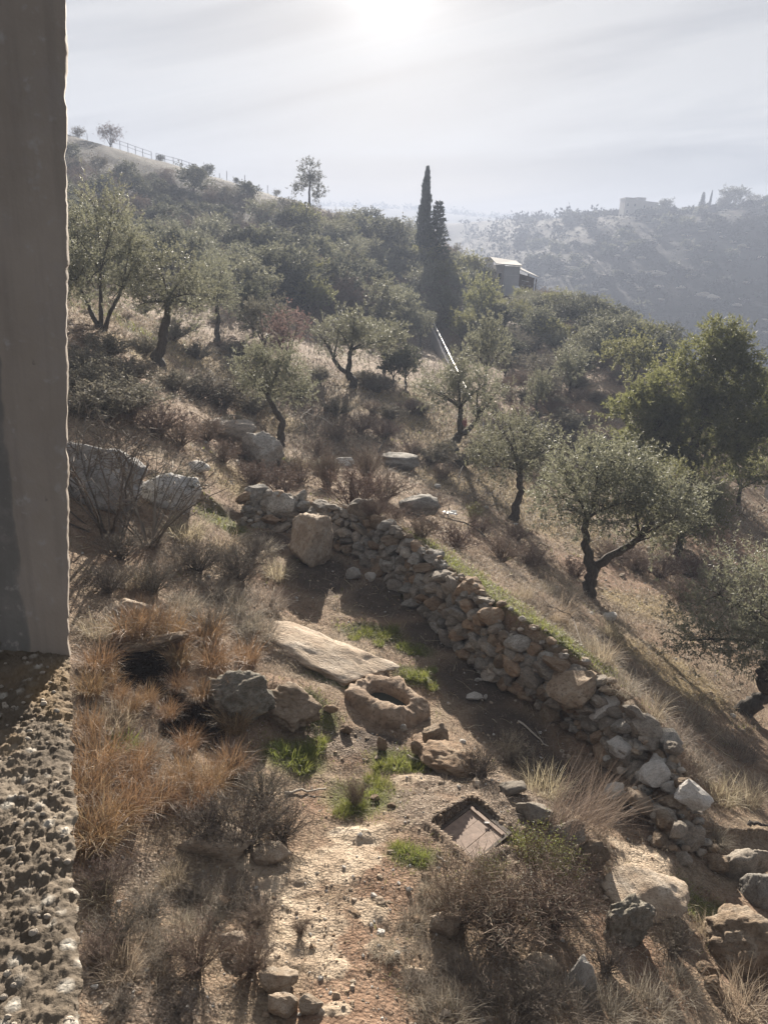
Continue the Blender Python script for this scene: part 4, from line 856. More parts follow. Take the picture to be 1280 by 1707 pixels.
def boulder(px, py, wp, hp, mt, i, lab, group=None, sub=3, dy=.8, sink=.22, rz=0.0, cuts=11, name='boulder', cat='boulder', facet=.95, rough=.2):
    """px,py is the middle of its lower edge in the photograph; size in photograph pixels at that distance"""
    g = sfoot(px, py); d = depth(g) / F; rx, rz_, ry = wp * d / 2 * 1.12, hp * d / 2 * 1.18, wp * d / 2 * dy
    u = (g - CAM)[:2]; u = u / np.linalg.norm(u)
    o = link(name, rock_mesh(mt, i, sub, facet=facet, rough=rough, cuts=cuts)); o.scale = (rx, ry, rz_)
    x, y = g[0] + u[0] * ry * .7, g[1] + u[1] * ry * .7
    o.location = (x, y, g[2] + rz_ * (1 - sink * 2)); o.rotation_euler = (RNG.normal(0, .08), RNG.normal(0, .08), rz)
    return tag(o, lab, cat, group)
boulder(515, 938, 66, 80, 'rock_pale', 71, 'big squarish boulder resting at the upper end of the bare strip', sub=4, rz=.9, sink=.12, facet=1.0, rough=.15, cuts=4)
boulder(165, 842, 168, 124, 'rock_outcrop', 12, 'long pale limestone outcrop behind bare twigs by the pillar', sub=4, rz=-.2, dy=.8, sink=.3, facet=.45, rough=.16)
boulder(285, 850, 100, 64, 'rock_outcrop', 13, 'rounded limestone outcrop half hidden by a dark shrub', sub=4, rz=.2, sink=.28, facet=.45, rough=.16)
boulder(440, 782, 66, 62, 'rock_grey', 14, 'split grey outcrop below the slanting olive', sub=4, rz=.5)
boulder(383, 740, 80, 36, 'rock', 15, 'low ridge of rock in red earth above the split grey outcrop')
boulder(664, 780, 64, 22, 'rock_grey', 16, 'flat grey ledge in the grass, right of the red brush', dy=.9)
boulder(690, 862, 66, 36, 'rock_grey', 17, 'low grey rock just above the wall, beside a green bush')
boulder(572, 775, 34, 14, 'rock_white', 18, 'small whitish flat rock above the red brush', sub=2)
boulder(552, 1116, 232, 34, 'rock_pale', 19, 'long flat tan slab of bedrock between the dry brush and the stone basin', sub=4, dy=.6, rz=-.35, sink=.42, rough=.14)
boulder(242, 1090, 120, 24, 'rock_brown', 60, 'rough brown rock lip over the far edge of the dark hollow', sub=4, dy=.35, rz=.15, sink=.2)
boulder(405, 1200, 90, 74, 'rock_moss', 20, 'dark craggy rock in the shade left of the basin', sub=4, rz=.3, rough=.26)
boulder(478, 1205, 105, 48, 'rock_brown', 21, 'long lumpy brown rock with sunlit crest beside the dark craggy rock', sub=4, rz=-.5, rough=.22)
boulder(722, 1240, 44, 36, 'rock_brown', 22, 'brown stone touching the right foot of the basin', rz=.4)
boulder(752, 1288, 104, 46, 'rock_ochre', 23, 'broad worn rock between the basin and the hatch mound', sub=4, rz=-.3, sink=.4)
boulder(742, 1562, 50, 34, 'rock_pale', 24, 'pale pitted rock in front of the red-stemmed bush', rz=.3, rough=.24)
boulder(962, 1655, 46, 56, 'rock_white', 25, 'upright grey rock at the lower edge, among dead twigs', rz=.2)
boulder(900, 1625, 52, 20, 'rock_pale', 26, 'low pale rock left of the upright grey rock')
boulder(1240, 1622, 125, 84, 'rock_brown', 27, 'large brown boulder with layered sunlit top in the lower corner', sub=4, rz=-.15, rough=.2)
boulder(1178, 1632, 34, 20, 'rock_ochre', 28, 'small ochre stone, upper of two beside the large brown boulder', sub=2)
boulder(1182, 1656, 28, 24, 'rock_ochre', 29, 'small ochre stone, lower of two beside the large brown boulder', sub=2)
boulder(1035, 1572, 78, 84, 'rock_moss', 30, 'black mossy rock below the pink slab', sub=4, rz=.6, rough=.34, facet=.7)
boulder(1068, 1525, 120, 46, 'rock_pale', 31, 'pinkish tan slab of bare rock at the end of the wall', sub=4, dy=1.1, rz=-.5, sink=.44, rough=.12)
boulder(462, 1666, 62, 40, 'rock_pale', 32, 'knobbly tan rock at the edge of the path', rz=.2, rough=.24)
boulder(468, 1704, 48, 36, 'rock_pale', 33, 'small tan rock at the very bottom by the path', sub=2)
boulder(392, 1592, 44, 24, 'rock_pale', 34, 'pale flat stone among orange dry stalks', sub=3)
boulder(362, 1428, 110, 46, 'rock_pale', 35, 'low pale rock showing under grey brush above the rubble', sub=4, dy=.6, rough=.14, sink=.42)
boulder(452, 1450, 54, 28, 'rock_pale', 36, 'tan rock lump left of the bare bedrock patch', rough=.22)
boulder(520, 1700, 40, 22, 'rock_pale', 37, 'low tan stone on the path at the bottom edge', sub=2)
boulder(222, 1035, 66, 30, 'rock_pale', 38, 'pale sunlit rock among brown brush above the dark hollow', dy=.6)
boulder(890, 1372, 54, 28, 'rock', 39, 'rough rock on the rim of the hatch mound, upper of three', rough=.22)
boulder(942, 1410, 52, 32, 'rock', 40, 'rough rock on the rim of the hatch mound, middle of three', rough=.22)
boulder(985, 1452, 44, 48, 'rock_brown', 41, 'rough rock on the rim of the hatch mound, lowest of three', rough=.22)
boulder(850, 1325, 44, 16, 'rock', 42, 'flat stone on top of the hatch mound', rough=.2)
boulder(1142, 1412, 48, 40, 'rock', 43, 'rounded boulder at the foot of the fallen wall end')
boulder(1112, 1396, 36, 36, 'rock_brown', 44, 'brown stone left of the rounded boulder at the wall end', sub=2)
boulder(1075, 1352, 36, 30, 'rock_white', 45, 'white angular stone in the fallen wall end', sub=2)
boulder(1108, 1362, 26, 26, 'rock_white', 46, 'small white stone beside the white angular stone', sub=2)
boulder(1225, 1462, 56, 44, 'rock', 47, 'tan boulder in the row beyond the pink slab')
boulder(1195, 1455, 34, 30, 'rock_brown', 48, 'brown stone leaning on the tan boulder beyond the pink slab', sub=2)
boulder(1262, 1448, 36, 42, 'rock', 49, 'standing stone right of the tan boulder')
boulder(1268, 1510, 66, 54, 'rock_grey', 50, 'grey boulder cut by the picture edge above the large brown boulder')
boulder(1140, 1440, 30, 16, 'rock', 51, 'flat stone below the rounded boulder at the wall end', sub=2)
boulder(1015, 1035, 24, 12, 'rock_white', 52, 'small pale rock on the slope below the forked olive', sub=2)
boulder(330, 785, 40, 16, 'rock_white', 53, 'sunlit pale ledge above the rounded outcrop', sub=2)
for px, py, wp, hp, i, lab in [(588, 968, 23, 22, 3, 'pale cube-like stone lying on the bare shaded strip'), (616, 973, 17, 15, 4, 'smaller round pale stone beside the cube-like stone'), (577, 1226, 22, 17, 5, 'tan stone at the left foot of the basin'), (635, 1256, 17, 26, 6, 'upright pinkish stone in front of the basin'),
                               (673, 1225, 12, 13, 7, 'little white stone against the front of the basin'), (551, 1192, 22, 15, 8, 'tan stone in the weeds left of the basin'), (790, 1170, 24, 11, 2, 'white flake of stone on the dark strip'), (808, 1167, 8, 8, 1, 'white pebble beside the white flake'),
                               (698, 1262, 26, 22, 0, 'pinkish stone on the grass in front of the worn rock'), (795, 1137, 9, 6, 1, 'tiny white stone above the white flake'), (625, 1335, 14, 10, 2, 'brown stone in the green patch on the path'), (652, 1345, 14, 9, 3, 'second brown stone by the green patch on the path')]:
    boulder(px, py, wp, hp, 'rock_white' if 'white' in lab or 'pale' in lab else 'rock_ochre', i, lab, sub=2, name='loose_stone', cat='stone', sink=.1)

for o in SC.objects:
    if o.get('label', '').startswith('long flat tan slab'): o.rotation_euler = (-.04, .13, -.35); o.location.z -= .03
# ------------------------------------------------------------------ stone basin with water
m, t = newmat('still_water'); n = t.noise(objco(t), 9, 3, .5)
finish(t, t.n('BsdfPrincipled', {'Base Color': (.04, .045, .04, 1), 'Roughness': .12, 'Specular IOR Level': .4, 'Normal': bump(t, n, .06, .01)}).outputs[0]); MAT['water'] = m
g = sfoot(640, 1203); bx, by = g[0] + .02, g[1] + .36; bz = hgt(bx, by)[0] - .03
K = 84; an = np.linspace(0, 2 * math.pi, K, endpoint=False); rot = math.radians(-42)
def ell(a, b, ph): 
    x = a * np.cos(an) ; y = b * np.sin(an); r = 1 / (np.abs(np.cos(an)) ** 2.6 + np.abs(np.sin(an)) ** 2.6) ** (1 / 2.6); x = a * r * np.cos(an); y = b * r * np.sin(an)
    return np.stack([x * math.cos(ph) - y * math.sin(ph), x * math.sin(ph) + y * math.cos(ph)], 1)
out_ = ell(.53, .43, rot); hol = ell(.34, .19, rot) + [.02, .0]
ringz = [(1.06, 0, -.30), (1.10, 0, -.10), (1.10, 0, .06), (1.05, 0, .17), (.98, 0, .25), (.88, .0, .285), (.80, .35, .29), (.75, .65, .285), (0, 1.10, .28), (0, 1.03, .265), (0, 1.0, .23), (0, .97, .18), (0, .94, .08), (0, .9, -.05)]
V = []
for a, b, z in ringz:
    if b == 0: q = out_ * a
    elif a == 0: q = hol * b
    else: q = out_ * a * (1 - b) + hol * 1.16 * b
    V.append(np.concatenate([q, np.full((K, 1), z)], 1))
V = np.array(V); sh = V.shape; P = V.reshape(-1, 3); nn = fbm(P, 3.3, 4, .55, 7); rim = np.repeat(np.array([1, 1, 1, 1, 1, 1, .9, .75, .55, .35, .25, .2, .1, 0]), K)
cen = np.concatenate([P[:, :2], np.zeros((len(P), 1))], 1)
P = P + unit(cen + 1e-6) * (nn * .13 * rim)[:, None]; P[:, 2] += (fbm(P, 4.5, 4, .6, 9) * .10 + .06 * np.abs(fbm(P, 12, 3, .6, 3))) * rim - .05 * (P[:, 0] > .25) * rim
ii = np.arange(sh[0] * K).reshape(sh[0], K); ff = np.stack([ii[:-1], np.roll(ii[:-1], -1, 1), np.roll(ii[1:], -1, 1), ii[1:]], -1).reshape(-1, 4)
mb = MB(); mb.add(P, ff); basin = empty('stone_basin', (bx, by, bz - .02)); tag(basin, 'rough hollowed stone basin holding a little grey water', 'basin')
child('basin_stone', mb.mesh('basin_stone', MAT['rock_basin'], True), basin)
mb = MB(); mb.add(np.concatenate([np.concatenate([hol * 1.02, np.full((K, 1), .115)], 1), [[.02, 0, .115]]]), [[i, (i + 1) % K, K] for i in range(K)]); child('water', mb.mesh('water', MAT['water']), basin)

# ------------------------------------------------------------------ hatch in the mound
MAT['plank'] = plain_mat('weathered_boards', (.23, .17, .135), .8, .3, 14)
MAT['dark_frame'] = plain_mat('dark_rusty_frame', (.085, .068, .055), .85, .4, 20)
hz_ = HZ - .15; hr = empty('cistern_hatch', (HC[0], HC[1], hz_)); tag(hr, 'square sunken hatch with brown board lid set in the gravelly mound', 'hatch')
A, B, D_ = HQ[1, :2] - HC[:2], HQ[0, :2] - HC[:2], HQ[2, :2] - HC[:2]; eu, ev = B - A, D_ - A
def hpt(u, v, z): return np.array([*(A + eu * u + ev * v), z])
for k, (v0, v1) in enumerate([(.05, .34), (.352, .655), (.672, .95)]):
    mb = MB(); hexa(mb, [hpt(.07, v0, -.03), hpt(.93, v0, -.03), hpt(.93, v1, -.03), hpt(.07, v1, -.03)], [hpt(.07, v0, .004 * k), hpt(.93, v0, .006), hpt(.93, v1, .003), hpt(.07, v1, .005 * k)]); child('plank', mb.mesh('plank', MAT['plank']), hr)
for u0, u1, v0, v1 in [(-.02, .06, -.02, 1.02), (.94, 1.02, -.02, 1.02), (.06, .94, -.02, .045), (.06, .94, .955, 1.02)]:
    mb = MB(); hexa(mb, [hpt(u0, v0, -.08), hpt(u1, v0, -.08), hpt(u1, v1, -.08), hpt(u0, v1, -.08)], [hpt(u0, v0, .012), hpt(u1, v0, .012), hpt(u1, v1, .012), hpt(u0, v1, .012)]); child('frame_bar', mb.mesh('frame_bar', MAT['dark_frame']), hr)
mb = MB(); hexa(mb, [hpt(.10, .05, .006), hpt(.16, .05, .006), hpt(.16, .94, .006), hpt(.10, .94, .006)], [hpt(.10, .05, .024), hpt(.16, .05, .024), hpt(.16, .94, .024), hpt(.10, .94, .024)]); child('batten', mb.mesh('batten', MAT['plank']), hr)
mb = MB(); box(mb, hpt(.18, .55, .03), (.05, .02, .012)); child('latch', mb.mesh('latch', plain_mat('grey_metal', (.35, .34, .32), .5, .2, 20)), hr)
# crumbly stones round the rim of the opening
mb = MB()
for e in range(2):
    a, b = HQ[e], HQ[(e + 1) % 4]
    for u in np.sort(RNG.random(15)):
        p = a + (b - a) * u; o_ = unit((p - HC)[:2]) * RNG.uniform(.01, .14); v, f_ = rock_verts(1, int(RNG.integers(999))); s_ = RNG.uniform(.01, .035)
        mb.add(v * [s_, s_, s_ * .6] + [p[0] + o_[0], p[1] + o_[1], h0(p[:1] + o_[:1], p[1:2] + o_[1:])[0] - .005], f_)
tag(link('rim_rubble', mb.mesh('rim_rubble', MAT['rock_brown'], True)), 'crumbled stones round the edge of the hatch opening', kind='stuff')

# ------------------------------------------------------------------ concrete pillar and rough ledge at the window
m, t = newmat('aggregate_concrete'); v = objco(t); n1 = t.noise(v, 6, 8, .65); n2 = t.noise(v, 60, 6, .7); vo = t.n('TexVoronoi', {'Vector': v, 'Scale': 42.0}); vc = t.n('SeparateColor', {0: vo.outputs['Color']}).outputs[0]
c = t.ramp(n1, [(.3, (.08, .065, .05)), (.5, (.145, .118, .09)), (.7, (.225, .188, .145))])
c = t.mix(t.math('MULTIPLY', t.ramp(vc, [(.55, 0.0), (.75, .8)]), t.ramp(vo.outputs['Distance'], [(.2, 1.0), (.45, 0.0)])), c, (.42, .39, .34))
c = t.mix(t.ramp(n2, [(.55, 0.0), (.75, .7)]), c, (.07, .06, .05))
c = t.mix(t.ramp(t.noise(v, 3.1, 4, .6), [(.55, 0.0), (.65, .6)]), c, (.17, .11, .05))
finish(t, t.n('BsdfPrincipled', {'Base Color': c, 'Roughness': .93, 'Specular IOR Level': .15, 'Normal': bump(t, t.math('ADD', n2, t.math('MULTIPLY', vo.outputs['Distance'], -.8)), .8, .006)}).outputs[0]); MAT['aggregate'] = m
m, t = newmat('stained_plaster'); v = objco(t); sx = t.n('SeparateXYZ', {0: v}); n1 = t.noise(v, 3.5, 6, .6); n2 = t.noise(v, 28, 6, .65)
e = t.math('ADD', sx.outputs[0], t.math('MULTIPLY', t.math('SUBTRACT', t.noise(t.n('Mapping', {'Vector': v, 'Scale': (1, 1, .6)}).outputs[0], 7, 4, .6), .5), .07))
c = t.mix(t.ramp(e, [(.5, 0.0), (.505, 1.0)]), t.ramp(n1, [(.3, (.15, .143, .13)), (.7, (.205, .192, .172))]), t.ramp(n1, [(.3, (.27, .228, .188)), (.7, (.345, .295, .248))]))
t.nt.nodes[-1]
st_ = t.noise(t.n('Mapping', {'Vector': v, 'Scale': (1, 1, .07)}).outputs[0], 26, 5, .6); c = t.mix(t.ramp(st_, [(.48, 0.0), (.7, .32)]), c, (.14, .125, .115)); c = t.mix(t.ramp(t.noise(v, 9, 7, .7), [(.52, 0.0), (.7, .6)]), c, (.30, .265, .24)); c = t.mix(t.ramp(n2, [(.58, 0.0), (.68, .8)]), c, (.36, .33, .30)); c = t.mix(t.ramp(n2, [(.27, .6), (.34, 0.0)]), c, (.10, .09, .08))
finish(t, t.n('BsdfPrincipled', {'Base Color': c, 'Roughness': .9, 'Specular IOR Level': .15, 'Normal': bump(t, t.math('ADD', n1, n2), .5, .004)}).outputs[0]); MAT['plaster'] = m
for nd in m.node_tree.nodes:      # the boundary between the two plaster coats lies 70 mm in from the edge
    if nd.type == 'VALTORGB' and abs(nd.color_ramp.elements[0].position - .5) < 1e-4 and abs(nd.color_ramp.elements[1].position - .505) < 1e-3: nd.color_ramp.elements[0].position, nd.color_ramp.elements[1].position = 0.499, 0.504
zl = CAM[2] - .75
Lf, Rf = at_z(-160, 1080, zl), at_z(113, 1094, zl); n2d = np.array([0, 0, 1.0]); fx = unit(Rf - Lf); nrm = np.cross(fx, n2d)  # front plane of the pillar, nrm towards the camera
if nrm @ (CAM - Rf) < 0: nrm = -nrm
def on_front(px, py):
    d = ray(px, py); s_ = ((Rf - CAM) @ nrm) / (d @ nrm); return CAM + s_ * d
Rt = on_front(108, -160); ph = Rt[2] - zl; lean = (Rt - Rf) / ph; ph = ph * 1.9
nu, nz = 40, 330; U = np.linspace(-.62, 0, nu); Zz = np.linspace(0, ph, nz)
UU, ZZ = np.meshgrid(U, Zz); P = Rf + UU[..., None] * fx + ZZ[..., None] * lean
fl = P.reshape(-1, 3); dn = fbm(fl, 9, 4, .55, 3) * .004
edge_ = np.exp(-((UU.ravel()) / .02) ** 2)
fl = fl + nrm * dn[:, None] - fx * (edge_ * np.maximum(fbm(fl * [1, 1, 1.0], 60, 4, .65, 8), -.2) * .005)[:, None]
low = np.exp(-ZZ.ravel() / .06); fl = fl + fx * (low * edge_ * .004)[:, None]
front = fl.reshape(nz, nu, 3); dc = unit(np.array([*(Rf - CAM)[:2], 0])); sdir = unit(dc + .30 * np.array([-dc[1], dc[0], 0])); side = np.stack([front[:, -1] + sdir * d_ for d_ in (.0, .0, .05, .14, .26)], 1); side[:, 1:] += unit(np.array([-.2, 1., 0])) * .011
side[:, 1:, :] += (fbm(side[:, 1:].reshape(-1, 3), 20, 3, .6, 4) * .004).reshape(nz, 4, 1) * fx
org = Rf
def gridf(a, b, o=0): i = np.arange(a * b).reshape(a, b) + o; return np.stack([i[:-1, :-1], i[:-1, 1:], i[1:, 1:], i[1:, :-1]], -1).reshape(-1, 4)
pil = empty('concrete_pillar', org); tag(pil, 'upright plastered concrete pillar with chipped edge at the window', 'pillar')
loc = lambda q: np.stack([(q - org) @ fx, (q - org) @ nrm, (q - org) @ n2d], -1)
Rm = Matrix(((fx[0], nrm[0], 0, 0), (fx[1], nrm[1], 0, 0), (0, 0, 1, 0), (0, 0, 0, 1)))
pil.matrix_world = Matrix.Translation(org) @ Rm
mb = MB(); mb.add(loc(front.reshape(-1, 3)) + [.57 - .0, 0, 0], gridf(nz, nu)); mb.add(loc(side.reshape(-1, 3)) + [.57, 0, 0], gridf(nz, 5))
bk = front[:, [0, 0]] - nrm * np.array([0, .26])[None, :, None]; mb.add(loc(bk.reshape(-1, 3)) + [.57, 0, 0], gridf(nz, 2))
po = child('pillar_shaft', mb.mesh('pillar_shaft', MAT['plaster'], True), pil); po.location = (-.57, 0, 0)
# exposed stones on the inner broken strip
mb = MB()
for k in range(150):
    zq = RNG.uniform(.0, .62); uq = -.135 - RNG.random() ** 1.5 * .12; v, f_ = rock_verts(1, int(RNG.integers(99))); s_ = RNG.uniform(.004, .013)
    q = Rf + fx * uq + lean * zq + nrm * .002; mb.add(loc(q[None])[0] + v * [s_, s_ * .5, s_], f_, RNG.random())
child('exposed_stones', mb.mesh('exposed_stones', MAT['rock_brown']), pil)
# ledge: real aggregate relief, undercut below its outer edge
E0, E1 = at_z(112.5, 1088, zl), at_z(131, 1740, zl); ed = E1 - E0; eL = np.linalg.norm(ed); ed = ed / eL; inw = np.cross(ed, n2d); inw = inw if inw[0] < 0 else -inw
nu, nv = 170, 400; U = np.concatenate([np.linspace(0, .24, 156), np.linspace(.24, .9, 15)[1:]]); Vv = np.linspace(-.22, eL + .25, nv)
UU, VV = np.meshgrid(U, Vv); P = (E0 + UU[..., None] * inw + VV[..., None] * ed).reshape(-1, 3)
def pebbles(P, sc, s_):
    q = P[:, :2] * sc; i = np.floor(q).astype(np.int64); best = np.full(len(q), 9.0)
    for dx in (-1, 0, 1):
        for dy in (-1, 0, 1):
            c_ = i + [dx, dy]; cx_ = c_[:, 0] & 0xffffffff; cy_ = c_[:, 1] & 0xffffffff; zz0 = np.zeros_like(cx_)
            ox = _h(cx_, cy_, zz0, s_); oy = _h(cx_, cy_, zz0, s_ + 5); rr_ = .35 + .45 * _h(cx_, cy_, zz0, s_ + 9)
            best = np.minimum(best, np.hypot(q[:, 0] - c_[:, 0] - ox, q[:, 1] - c_[:, 1] - oy) / rr_)
    return np.sqrt(np.maximum(1 - best ** 2, 0))
def chips(q, sc, s_):
    q = q * sc + .35 * np.stack([vnoise(np.c_[q * sc * .8, np.zeros(len(q))], 71), vnoise(np.c_[q * sc * .8, np.ones(len(q))], 72)], 1); i = np.floor(q).astype(np.int64); f1 = np.full(len(q), 9.0); f2 = f1.copy(); hv = np.zeros(len(q))
    for dx in (-1, 0, 1):
        for dy in (-1, 0, 1):
            c_ = i + [dx, dy]; cx_ = c_[:, 0] & 0xffffffff; cy_ = c_[:, 1] & 0xffffffff; o_ = np.zeros_like(cx_)
            ux = q[:, 0] - c_[:, 0] - _h(cx_, cy_, o_, s_); uy = q[:, 1] - c_[:, 1] - _h(cx_, cy_, o_, s_ + 5); d = np.hypot(ux, uy)
            hh_ = _h(cx_, cy_, o_, s_ + 9) ** 1.6 + .8 * ux * (_h(cx_, cy_, o_, s_ + 11) - .5) + .8 * uy * (_h(cx_, cy_, o_, s_ + 13) - .5)
            n_ = d < f1; f2 = np.where(n_, f1, np.minimum(f2, d)); hv = np.where(n_, hh_, hv); f1 = np.where(n_, d, f1)
    return hv * sstep(0, .28, f2 - f1)
cover = sstep(-.25, .25, fbm(P, 7, 3, .5, 15))
Q = np.stack([(P - E0) @ inw, ((P - E0) @ ed) * 1.5], 1); rel = .0048 * chips(Q, 84, 3) * (.3 + .7 * cover) + .003 * chips(Q, 160, 8) + .010 * fbm(P, 11, 5, .6, 17) + .005 * (1 - np.abs(fbm(P, 30, 3, .6, 27))) - .007 * np.maximum(fbm(P, 32, 3, .6, 18), 0)
edgeU = np.exp(-UU.ravel() / .012); P[:, 2] += rel - .010 * edgeU
P += -inw * (edgeU * (.010 * fbm(P, 22, 4, .6, 19) + .004 * pebbles(P, 60, 4)))[:, None]
top = P.reshape(nv, nu, 3)
und = np.stack([top[:, 0] + inw * a - n2d * b for a, b in ((.0, .0), (.010, .02), (.06, .06), (.14, .12), (.20, .17))], 1)
und[:, 1:] += (fbm(und[:, 1:].reshape(-1, 3), 24, 3, .6, 6) * .008).reshape(nv, 4, 1) * inw
bot = np.stack([und[:, -1], top[:, -1] - n2d * .3], 1)
lo_ = np.array([E0[0], E0[1], zl]); led = empty('window_ledge', lo_); tag(led, 'broken ledge of rough exposed-aggregate concrete catching the sun', 'ledge')
mb = MB(); mb.add(top.reshape(-1, 3) - lo_, gridf(nv, nu)); mb.add(und.reshape(-1, 3) - lo_, gridf(nv, 5)); mb.add(bot.reshape(-1, 3) - lo_, gridf(nv, 2)); child('ledge_slab', mb.mesh('ledge_slab', MAT['aggregate'], True), led)
mb = MB()
for k in range(170):
    uq, vq = RNG.uniform(.004, .24), RNG.uniform(-.02, eL + .1); q = E0 + inw * uq + ed * vq; s_ = RNG.uniform(.002, .0055)
    j = np.argmin(np.abs(U - uq)), np.argmin(np.abs(Vv - vq)); zq = top[j[1], j[0], 2]; v, f_ = rock_verts(1, int(RNG.integers(99))); mb.add(v * s_ * [1.2, 1, .8] + [q[0] - lo_[0], q[1] - lo_[1], zq - lo_[2]], f_)
tag(child('loose_aggregate', mb.mesh('loose_aggregate', MAT['rock'], True), led), kind='stuff')
mb = MB(); wb = E0 + inw * .62; box(mb, (wb[0] - .5 - lo_[0], wb[1] - .2 - lo_[1], -.3 - 2.2), (.6, 1.8, 4.4)); child('wall_below', mb.mesh('wall_below', MAT['plaster']), led)

# ------------------------------------------------------------------ walls, fences, buildings
def paint(c, r=.6): return plain_mat('paint', c, r, .12, 5)
MAT['white'] = plain_mat('white_paint', (.66, .65, .63), .5, .1, 3, .3); MAT['block'] = plain_mat('grey_render', (.30, .275, .27), .9, .15, 4); MAT['grey_metal'] = plain_mat('galvanised', (.45, .45, .45), .4, .15, 6, .5)
a, b = at_y(722, 536, 78), at_y(806, 706, 38.5); ro = empty('railed_wall', (a + b) / 2); tag(ro, 'grey boundary wall topped by two white pipe rails running down the slope', 'wall'); oo = (a + b) / 2
n = 11; sdv = unit(np.array([-(b - a)[1], (b - a)[0], 0]))
for k in range(n):
    p, q = a + (b - a) * k / n, a + (b - a) * (k + .985) / n; st = .10 * ((k % 3) - 1); top_ = (p[2] + q[2]) / 2 - .6 + st * .3
    mb = MB(); w_ = sdv * .1; zb = min(H(p[0], p[1]), H(q[0], q[1])) - .4
    hexa(mb, [[*(p - w_)[:2], zb], [*(q - w_)[:2], zb], [*(q + w_)[:2], zb], [*(p + w_)[:2], zb]], [[*(p - w_)[:2], top_ + .12], [*(q - w_)[:2], top_ - .12], [*(q + w_)[:2], top_ - .12], [*(p + w_)[:2], top_ + .12]])
    mb.v = [v - oo for v in mb.v]; child('wall_panel', mb.mesh('wall_panel', MAT['block']), ro)
    mb = MB(); tubes(mb, [[*(q)[:2], top_ - .2], [*(q)[:2], q[2] + .1]], [.035, .035], 6); mb.v = [v - oo for v in mb.v]; child('post', mb.mesh('post', MAT['grey_metal']), ro)
    if k < 9:
        for off, dz in ((.0, .0), (-.30, -.48)):
            p2, q2 = p + (q - p) * .03, p + (q - p) * .95
            mb = MB(); tubes(mb, [p2 + sdv * -off + [0, 0, dz], q2 + sdv * -off + [0, 0, dz]], [.05 if dz == 0 else .035] * 2, 7, cap=True); mb.v = [v - oo for v in mb.v]; child('rail', mb.mesh('rail', MAT['white']), ro)
# fence on the near hilltop
fo = at_y(300, 278, 149.5); fr = empty('hilltop_fence', fo); tag(fr, 'thin post and wire fence along the skyline of the near hill', 'fence'); mp = plain_mat('fence_metal', (.16, .15, .15), .7, .2, 4)
tops = []
for k, px in enumerate([116, 150, 190, 203, 216, 228, 240, 254, 262, 276, 290, 304, 316, 330, 366, 378, 408, 432, 446]):
    g = at_y(px, 300, 149.5); z = H(g[0], g[1]); hh = 1.7 if px < 335 else RNG.uniform(1.2, 2.4); p = np.array([g[0], g[1], z])
    mb = MB(); tubes(mb, [p - [0, 0, .4], p + [0, 0, hh]], [.06, .05], 5); mb.v = [v - fo for v in mb.v]; child('fence_post', mb.mesh('fence_post', mp), fr); tops.append((px, p + [0, 0, hh - .05]))
for (xa, p), (xb, q) in zip(tops[2:-1], tops[3:]):
    if xb > 335 or xa in (254,): continue
    for dz in (0, -.55):
        mb = MB(); tubes(mb, [p + [0, 0, dz], q + [0, 0, dz]], [.03, .03], 4); mb.v = [v - fo for v in mb.v]; child('wire', mb.mesh('wire', mp), fr)
for px in (250, 268, 300):
    g = at_y(px, 300, 149.3); z = H(g[0], g[1]); 
# shed on the spur
MAT['wallwhite'] = plain_mat('whitewashed_wall', (.40, .40, .41), .85, .08, 2); MAT['roofgrey'] = plain_mat('grey_roof', (.24, .23, .22), .9, .15, 2); MAT['woodbrown'] = plain_mat('brown_boards', (.13, .09, .07), .85, .3, 4); MAT['hole'] = plain_mat('dark_doorway', (.02, .02, .022), .9, .1, 2)
ys = 103.0; S0 = at_y(848, 486, ys); sr_ = empty('shed', S0); tag(sr_, 'low white and brown shed with sloping roofs half hidden on the wooded spur', 'shed')
pxm = ys / F * 1.03
def SX(px): return (px - 848) * pxm
def SZ(py): return (486 - py) * pxm
def sbox(nm, x0, x1, z0, z1, y0, y1, mt, skew=0.0):
    mb = MB(); hexa(mb, [[x0, y0, z0], [x1, y0, z0], [x1, y1, z0], [x0, y1, z0]], [[x0, y0, z1], [x1, y0, z1 + skew], [x1, y1, z1 + skew], [x0, y1, z1]]); child(nm, mb.mesh(nm, mt), sr_)
sbox('white_wall', SX(838), SX(862), -1.5, SZ(448), 0, 4, MAT['wallwhite']); sbox('grey_wall', SX(826), SX(838) - .01, -1.5, SZ(447), .05, 4, MAT['block'])
mb = MB(); hexa(mb, [[SX(824), -.4, SZ(446)], [SX(864), -.4, SZ(447.5)], [SX(862), 4.5, SZ(441)], [SX(820), 4.5, SZ(437)]], [[SX(824), -.4, SZ(445)], [SX(864), -.4, SZ(446)], [SX(862), 4.5, SZ(439.5)], [SX(820), 4.5, SZ(435.5)]]); child('roof', mb.mesh('roof', MAT['roofgrey']), sr_)
mb = MB(); hexa(mb, [[SX(863), -.3, SZ(453)], [SX(892), -.3, SZ(463)], [SX(891), 4, SZ(459)], [SX(862), 4, SZ(447.5)]], [[SX(863), -.3, SZ(452)], [SX(892), -.3, SZ(462)], [SX(891), 4, SZ(458)], [SX(862), 4, SZ(446.5)]]); child('porch_roof', mb.mesh('porch_roof', MAT['roofgrey']), sr_)
sbox('porch_wall', SX(862) + .02, SX(890), -1.5, SZ(458), 2.2, 3.8, MAT['woodbrown'], -.5); sbox('post', SX(875), SX(877), -1.5, SZ(458), .1, .25, MAT['woodbrown']); sbox('post', SX(888), SX(889.5), -1.5, SZ(464), .1, .25, MAT['woodbrown'])
